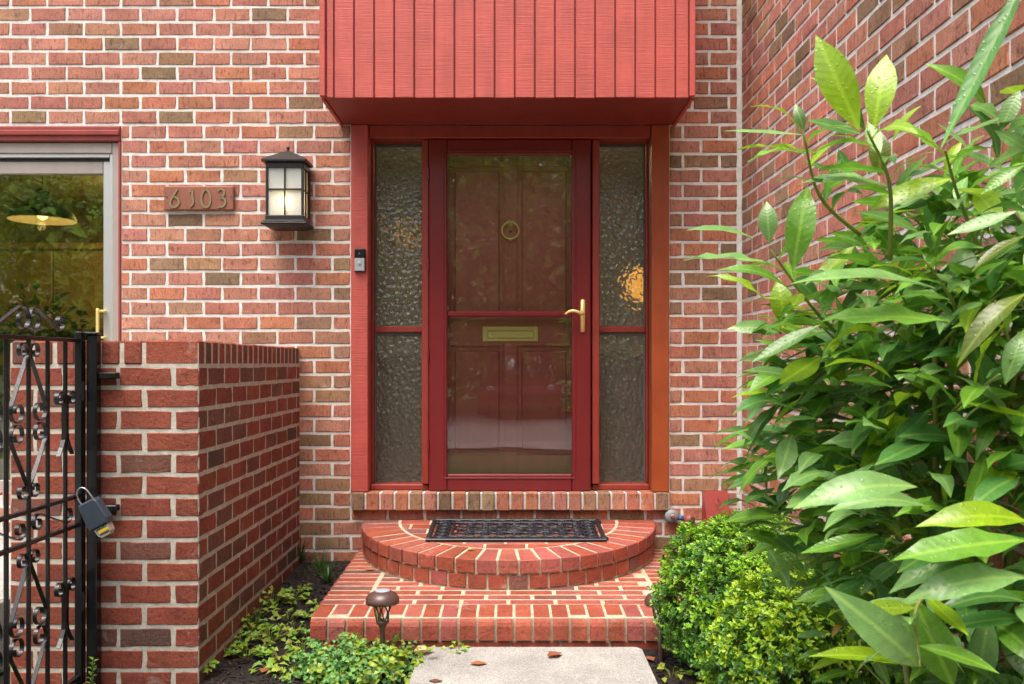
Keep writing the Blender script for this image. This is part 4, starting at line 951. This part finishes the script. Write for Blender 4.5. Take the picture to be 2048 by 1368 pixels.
def onbed(px,py):
    # walk the ray through a photo pixel down to the sloping bed
    t=1.0
    for _ in range(400):
        Y=CY+t; p=W(px,py,Y)
        if p.z<bed_z(p.x,p.y): return p
        t+=.012
    return p
SEED=[(548,1205,26,.09,.075),(585,1198,14,.07,.05),(468,1238,22,.07,.06),(505,1252,18,.07,.06),(540,1275,24,.08,.08),(590,1262,14,.06,.06),(455,1300,16,.06,.05),(492,1308,12,.06,.05),(560,1310,14,.05,.06),(408,1340,14,.07,.04),(610,1228,10,.05,.04),(535,1330,8,.03,.05),(600,1180,8,.05,.04),(520,1225,10,.06,.05),(575,1232,10,.05,.05),(440,1270,12,.06,.05),(480,1275,10,.05,.05),(605,1290,10,.05,.05),(520,1298,12,.05,.05),(570,1340,10,.04,.05),(640,1210,8,.05,.04),(860,1345,9,.04,.04),(1345,1345,9,.05,.05),(915,1300,10,.05,.04)]
SLAB={(408,1340):'lime seedling at the foot of the garden wall corner',(915,1300):'tiny seedling between landing and slab corner',(860,1345):'small seedling at the slab edge beside the creeping mound',(1345,1345):'small seedling in mulch between slab and boxwood',(548,1205):'largest bushy lime seedling against the garden wall'}
for i,(px,py,n_,h,s_) in enumerate(SEED):
    p=onbed(px,py+10); ovate_plant(p.x,p.y,int(n_*1.6),h,s_*1.15,SLAB.get((px,py),'low lime green seedling with small pointed leaves between garden wall and landing'),LIME,.036,'seedlings in the mulch bed')
# dense creeping mound in front of the landing
def mound(c,rad,n,label):
    e=empty('creeping_plant',c,label,'plant'); mb=MB()
    for k in range(n):
        d=rv(0,1); rr=(.6+.5*rnd.random())*(1+.5*noise.noise(d*3.5+Vector((3,1,2)))); p=Vector(c)+Vector((d.x*rad[0],d.y*rad[1],d.z*rad[2]))*rr
        yel=rnd.random()<(.10+.5*max(0,min(1,.5+(p.x-c[0])/rad[0]*.6+noise.noise(p*8))))*.8; cc=(.28,.38,.04) if yel else rnd.choice(((.13,.32,.075),(.08,.22,.055),(.18,.38,.09))); kk=rnd.uniform(.75,1.25)
        L=rnd.uniform(.016,.026)*(1.35 if yel else 1); leaf_geo(mb,p,rv(-.3,.5),(d+Vector((0,-.3,.8))).normalized()+rv()*.4,L,L*.46,tuple(v*kk for v in cc),.1)
    f=mb.build('foliage',LEAFA,e,col=True); f['kind']='stuff'
    q=MB()
    for k in range(30):
        d=rv(0,1); q.tube([Vector(c),Vector(c)+Vector((d.x*rad[0],d.y*rad[1],d.z*rad[2]))*.85],.0014,4)
    q.build('stems',STEM,e)
p=onbed(715,1345); mound((p.x,p.y,bed_z(p.x,p.y)),(.25,.18,.105),2000,'dense mound of small round green leaves before the brick landing')
# grassy tufts by the wall
def tuft(px,py,n,h,label):
    p=onbed(px,py); e=empty('grass_tuft',p,label,'grass plant','grassy tufts by the house wall'); mb=MB()
    for k in range(n):
        a=rnd.uniform(0,6.28); L=h*rnd.uniform(.6,1.2); out=rnd.uniform(.2,.9); c=rnd.choice(((.05,.13,.02),(.08,.18,.03),(.035,.09,.02))); s_=Vector((-math.sin(a),math.cos(a),0))*.0035; pts=[]
        for j in range(6):
            f=j/5; pts.append(p+Vector((math.cos(a)*out*L*f*.8,math.sin(a)*out*L*f*.8,L*(f-out*.75*f*f))))
        mb.cc=c; b0=len(mb.v)
        for j,t in enumerate(pts): w=s_*(1-(j/5)**2*.95); mb.v+= [tuple(t-w),tuple(t+w)]
        for j in range(5): mb.face((b0+2*j,b0+2*j+1,b0+2*j+3,b0+2*j+2))
    mb.build('blades',LEAFA,e,col=True)
for (px,py,n_,h) in ((600,1128,34,.24),(640,1150,46,.17),(655,1168,40,.15),(510,1262,10,.12)): tuft(px,py,n_,h,{600:'tall upright grassy tuft in the corner of garden wall and house',640:'wide arching grassy tuft beside the landing near the house',655:'low arching grassy tuft right at the landing edge',510:'thin sparse grassy tuft among the lime seedlings'}[px])
mb=MB(); q=MB(); hc=Vector(PLANT_POS)
for k in range(120):
    d=rv(.0,1); p=hc+Vector((d.x*.30,d.y*.2,.08+d.z*.34))*1.0*rnd.uniform(.6,1); leaf_geo(mb,p,Vector((d.x,d.y,rnd.gauss(.0,.4))),Vector((0,-.4,1))+rv()*.4,rnd.uniform(.05,.09),.02,(.03,.12,.03),.1)
    if k%5==0: q.tube([hc,(hc+p)/2+Vector((0,0,.03)),p],.002,4)
mb.build('foliage',LEAFA,hp,col=True); q.build('stems',STEM,hp)
# bright shrub at the foot of the gate
def box_sprigs():
    e=empty('low_hedge',(-1.45,-2.05,0),'bright green small-leaved hedge tips at the foot of the iron gate','shrub'); mb=MB()
    q=MB()
    for k in range(420):
        x=rnd.uniform(-2.0,-1.24); y=rnd.uniform(-2.3,-1.80); top=.012+.03*noise.noise(Vector((x*9,y*9,0)))
        z=top-abs(rnd.gauss(0,.03)); up=(Vector((0,0,1))+rv()*.5).normalized()
        for j in range(5):
            a=j*2.4; s_=Matrix.Rotation(a,3,up)@up.orthogonal().normalized(); kk=rnd.uniform(.8,1.2); leaf_geo(mb,Vector((x,y,z))+up*.006*j,(up*.7+s_).normalized(),up,.020,.006,(.15*kk,.30*kk,.02*kk),.1)
    tipp=W(181,1368,-1.86); 
    for j in range(15):
        up=Vector((.12,0,1)).normalized(); s_=Matrix.Rotation(j*2.4,3,up)@up.orthogonal().normalized(); kk=rnd.uniform(.85,1.2); leaf_geo(mb,tipp+up*(.0065*j-.01),(up*.6+s_).normalized(),up,.022,.0075,(.18*kk,.34*kk,.02*kk),.1)
    q.tube([tipp-Vector((0,0,.06)),tipp+Vector((.01,0,.085))],.002,5)
    for k in range(30):
        x=rnd.uniform(-1.95,-1.3); y=rnd.uniform(-2.25,-1.85); q.tube([(x,y,-.03),(x+.01,y,.01)],.002,4)
    f=mb.build('foliage',LEAFA,e,col=True); f['kind']='stuff'; q.build('stems',TWIG,e)
box_sprigs()

# mulch chips
mb=MB()
for k in range(9500):
    x=rnd.uniform(-1.15,1.25); y=-rnd.uniform(.01,2.4)
    if LX0-.01<x<LX1+.01 and y>LY-.02: continue
    if sx0-.01<x<sx1+.01 and y<sy1+.01: continue
    z=bed_z(x,y); L=rnd.uniform(.006,.022)*(1.5 if rnd.random()<.08 else 1); w=rnd.uniform(.002,.006); h=rnd.uniform(.001,.004)
    M=Matrix.Translation((x,y,z+rnd.uniform(0,.006)))@Matrix.Rotation(rnd.uniform(0,6.28),4,'Z')@Matrix.Rotation(rnd.gauss(0,.35),4,'Y')@Matrix.Rotation(rnd.gauss(0,.4),4,'X')
    r=rnd.random(); mb.cc=(.012,.009,.008) if r<.7 else (.035,.022,.015) if r<.93 else (.12,.055,.03)
    mb.add([M@Vector(v) for v in ((-L,-w,0),(L,-w*.6,0),(L*.9,w,0),(-L*.8,w*.8,0),(-L*.9,-w*.8,h),(L*.9,-w*.5,h),(L*.8,w*.8,h),(-L*.7,w*.7,h))],[(4,5,6,7),(0,1,5,4),(1,2,6,5),(2,3,7,6),(3,0,4,7)])
CHIP=mat('mulch_chip',rough=.9); lk(CHIP,nd(CHIP,'ShaderNodeAttribute',attribute_name='col').outputs['Color'],bs(CHIP).inputs['Base Color'])
o=mb.build('mulch_chips',CHIP,col=True); o['kind']='stuff'; tag(o,'dark shredded bark mulch covering the planting bed','mulch')

# fallen leaves
DEAD=leaf_mat('dead_leaf',True,.7,.15)
def dead(p,a,L,colr,label,curl=.3):
    mb=MB(); mb.smooth=True; c,s_=math.cos(a),math.sin(a); n=5; vs=[]
    for i in range(n+1):
        t=i/n; w=L*.30*math.sin(math.pi*min(1,.08+t*.92))+.0005
        for sg in (-1,0,1):
            u=(t-.5)*L; v=sg*w*(1+.2*math.sin(t*20)); vs.append((p[0]+u*c-v*s_,p[1]+u*s_+v*c,p[2]+.002+abs(sg)*w*curl+L*curl*.5*(t-.5)**2))
    mb.cc=colr; mb.add(vs,[f for i in range(n) for f in ((i*3,i*3+1,i*3+4,i*3+3),(i*3+1,i*3+2,i*3+5,i*3+4))])
    return tag(mb.build('fallen_leaf',DEAD,col=True),label,'leaf')
def onz(px,py,z): d=F*(CZ-z)/(py-VY); return W(px,py,CY+d)
dead(onz(958,1329,.04),.1,.065,(.32,.11,.04),'rust brown dry leaf lying flat on the concrete slab')
dead(onz(1110,1313,.04),.7,.075,(.26,.08,.04),'narrow curled brown leaf on the slab near the brick edge',.6)
dead(onz(872,1363,.04),-.1,.05,(.15,.06,.03),'thin brown leaf sliver on the slab corner',.15)
p=onbed(843,1322); dead((p.x+.01,p.y,p.z+.03),.6,.085,(.62,.45,.22),'large pale tan curled leaf at the slab corner',.9)
p=onz(942,1098,cz(0,-.52)); dead((p.x,p.y,cz(p.x,p.y)+.002),.2,.045,(.30,.30,.05),'yellow green leaf at the front edge of the doormat',.25)
for (px,py,L,c_,lab) in ((655,1245,.04,(.22,.09,.04),'brown leaf on the mulch left of the landing'),(615,1180,.05,(.30,.13,.06),'tan leaf under the seedlings by the landing'),(530,1345,.06,(.28,.10,.04),'rust leaf on bare mulch below the seedlings'),(1300,1322,.06,(.30,.10,.05),'rust leaf on mulch between slab and boxwood'),(1302,1292,.05,(.20,.10,.06),'brown leaf tucked by the corner of the landing')):
    p=onbed(px,py); dead((p.x,p.y,p.z+.006),rnd.uniform(0,3),L,c_,lab,.35)
p=onz(740,1143,.16); dead((p.x,p.y,lz(p.x,p.y)+.003),.5,.06,(.35,.16,.06),'tan leaf on the landing beside the half-round step',.3)

# ================================================================== across the street (seen only as reflections in the glass)
TREELEAF=leaf_mat('tree_leaf',True,.5,.5)
def tree(x,y,h,r,label,seed):
    q0=random.Random(seed); e=empty('tree',(x,y,0),label,'tree','trees across the street'); q=MB(); q.smooth=True
    q.tube(spline([(x,y,-.1),(x+.1,y,h*.35),(x-.1,y+.1,h*.75)],6),[.22-.013*i for i in range(13)],9)
    for k in range(9):
        a=q0.uniform(0,6.28); z=h*q0.uniform(.3,.6); q.tube([(x,y,z),(x+math.cos(a)*r*.6,y+math.sin(a)*r*.6,z+h*.22)],[.07,.02],6)
    q.build('trunk',BARK,e); mb=MB(); blobs=[(Vector((x,y,h*.52))+Vector((q0.gauss(0,r*.45),q0.gauss(0,r*.45),q0.gauss(0,h*.19))),q0.uniform(.35,.6)*r) for _ in range(26)]
    for k in range(6500):
        c,br=q0.choice(blobs); d=Vector((q0.gauss(0,1),q0.gauss(0,1),q0.gauss(0,1))).normalized(); p=c+d*br*q0.uniform(.6,1.05); kk=q0.uniform(.6,1.3)
        if p.z<.3: continue
        leaf_geo(mb,p,Vector((q0.gauss(0,1),q0.gauss(0,1),q0.gauss(-.4,.7))),d+Vector((0,0,.5)),q0.uniform(.25,.45)*h/10,q0.uniform(.09,.15)*h/10,(.24*kk,.40*kk,.07*kk),.1)
    f=mb.build('crown',TREELEAF,e,col=True); f['kind']='stuff'
TL=['leafy tree straight across the street from the front door','tall tree across the street with a wide spreading crown','street tree facing the patio door','street tree standing opposite the laurel','tall tree in the back row behind the street trees']
for i,(x,y,h,r) in enumerate(((-11,-18,7.5,3.6),(-6.5,-17.5,7.5,3.4),(-2.4,-18,8,3.4),(1.8,-18.5,7.5,3.4),(6,-17.6,7.5,3.4),(10.5,-18,7.5,3.6),(-14,-25,11,5),(-7,-25,11.5,5),(0,-26,11,5),(7,-25,11.5,5),(14,-25,11,5))):
    tree(x,y,h,r,'tall broadleaf tree in the back row across the street' if i>5 else 'broadleaf street tree across the street from the house',40+i)
car=empty('parked_car',(.2,-14.2,0),'red parked car across the street, nose towards the house','car')
CARM=mat('red_car_paint',(.28,.012,.014),.25); CARG=mat('car_glass',(.02,.025,.03),.08); TYRE=mat('tyre',(.015,.015,.015),.8)
CX,CF=.2,-14.2      # nose of the car faces +Y
def cprism(prof,w,m,name,inset=0):
    q=MB(); n=len(prof); q.add([(CX-w,CF-u,z) for u,z in prof]+[(CX+w,CF-u,z) for u,z in prof],[tuple(range(n)),tuple(range(n,2*n))[::-1]]+[(i,n+i,n+(i+1)%n,(i+1)%n) for i in range(n)])
    q.f=[f[::-1] for f in q.f]; return q.build(name,m,car)
cprism([(.0,.28),(.0,.55),(.12,.72),(1.1,.92),(3.6,.98),(4.3,.92),(4.4,.3)],.88,CARM,'body'); cprism([(1.05,.93),(1.75,1.38),(3.1,1.42),(3.9,.97)],.72,CARG,'cabin')
q=MB(); q.cbox(CX-.66,CX+.66,CF-3.0,CF-1.75,1.40,1.455,.02); q.build('roof',CARM,car)
for sx in (-1,1):
    q=MB(); q.smooth=True; q.lathe([(.02,0),(.10,.01),(.10,.03),(.02,.06)],(CX+sx*.62,CF-.04,.64),14,'y'); q.build('headlight',SILVER,car)
    for u in (.85,3.5):
        q=MB(); q.smooth=True; q.lathe([(.31,-.1),(.33,-.08),(.33,.08),(.31,.1)],(CX+sx*.80,CF-u,.33),20,'x'); w_=q.build('wheel',TYRE,car); q=MB(); q.lathe([(.2,-.106),(.2,.106)],(CX+sx*.80,CF-u,.33),16,'x'); q.build('rim',ALU,w_)
q=MB(); q.cbox(CX-.5,CX+.5,CF-.005,CF+.03,.36,.50,.01); q.build('grille',BLKPL,car)
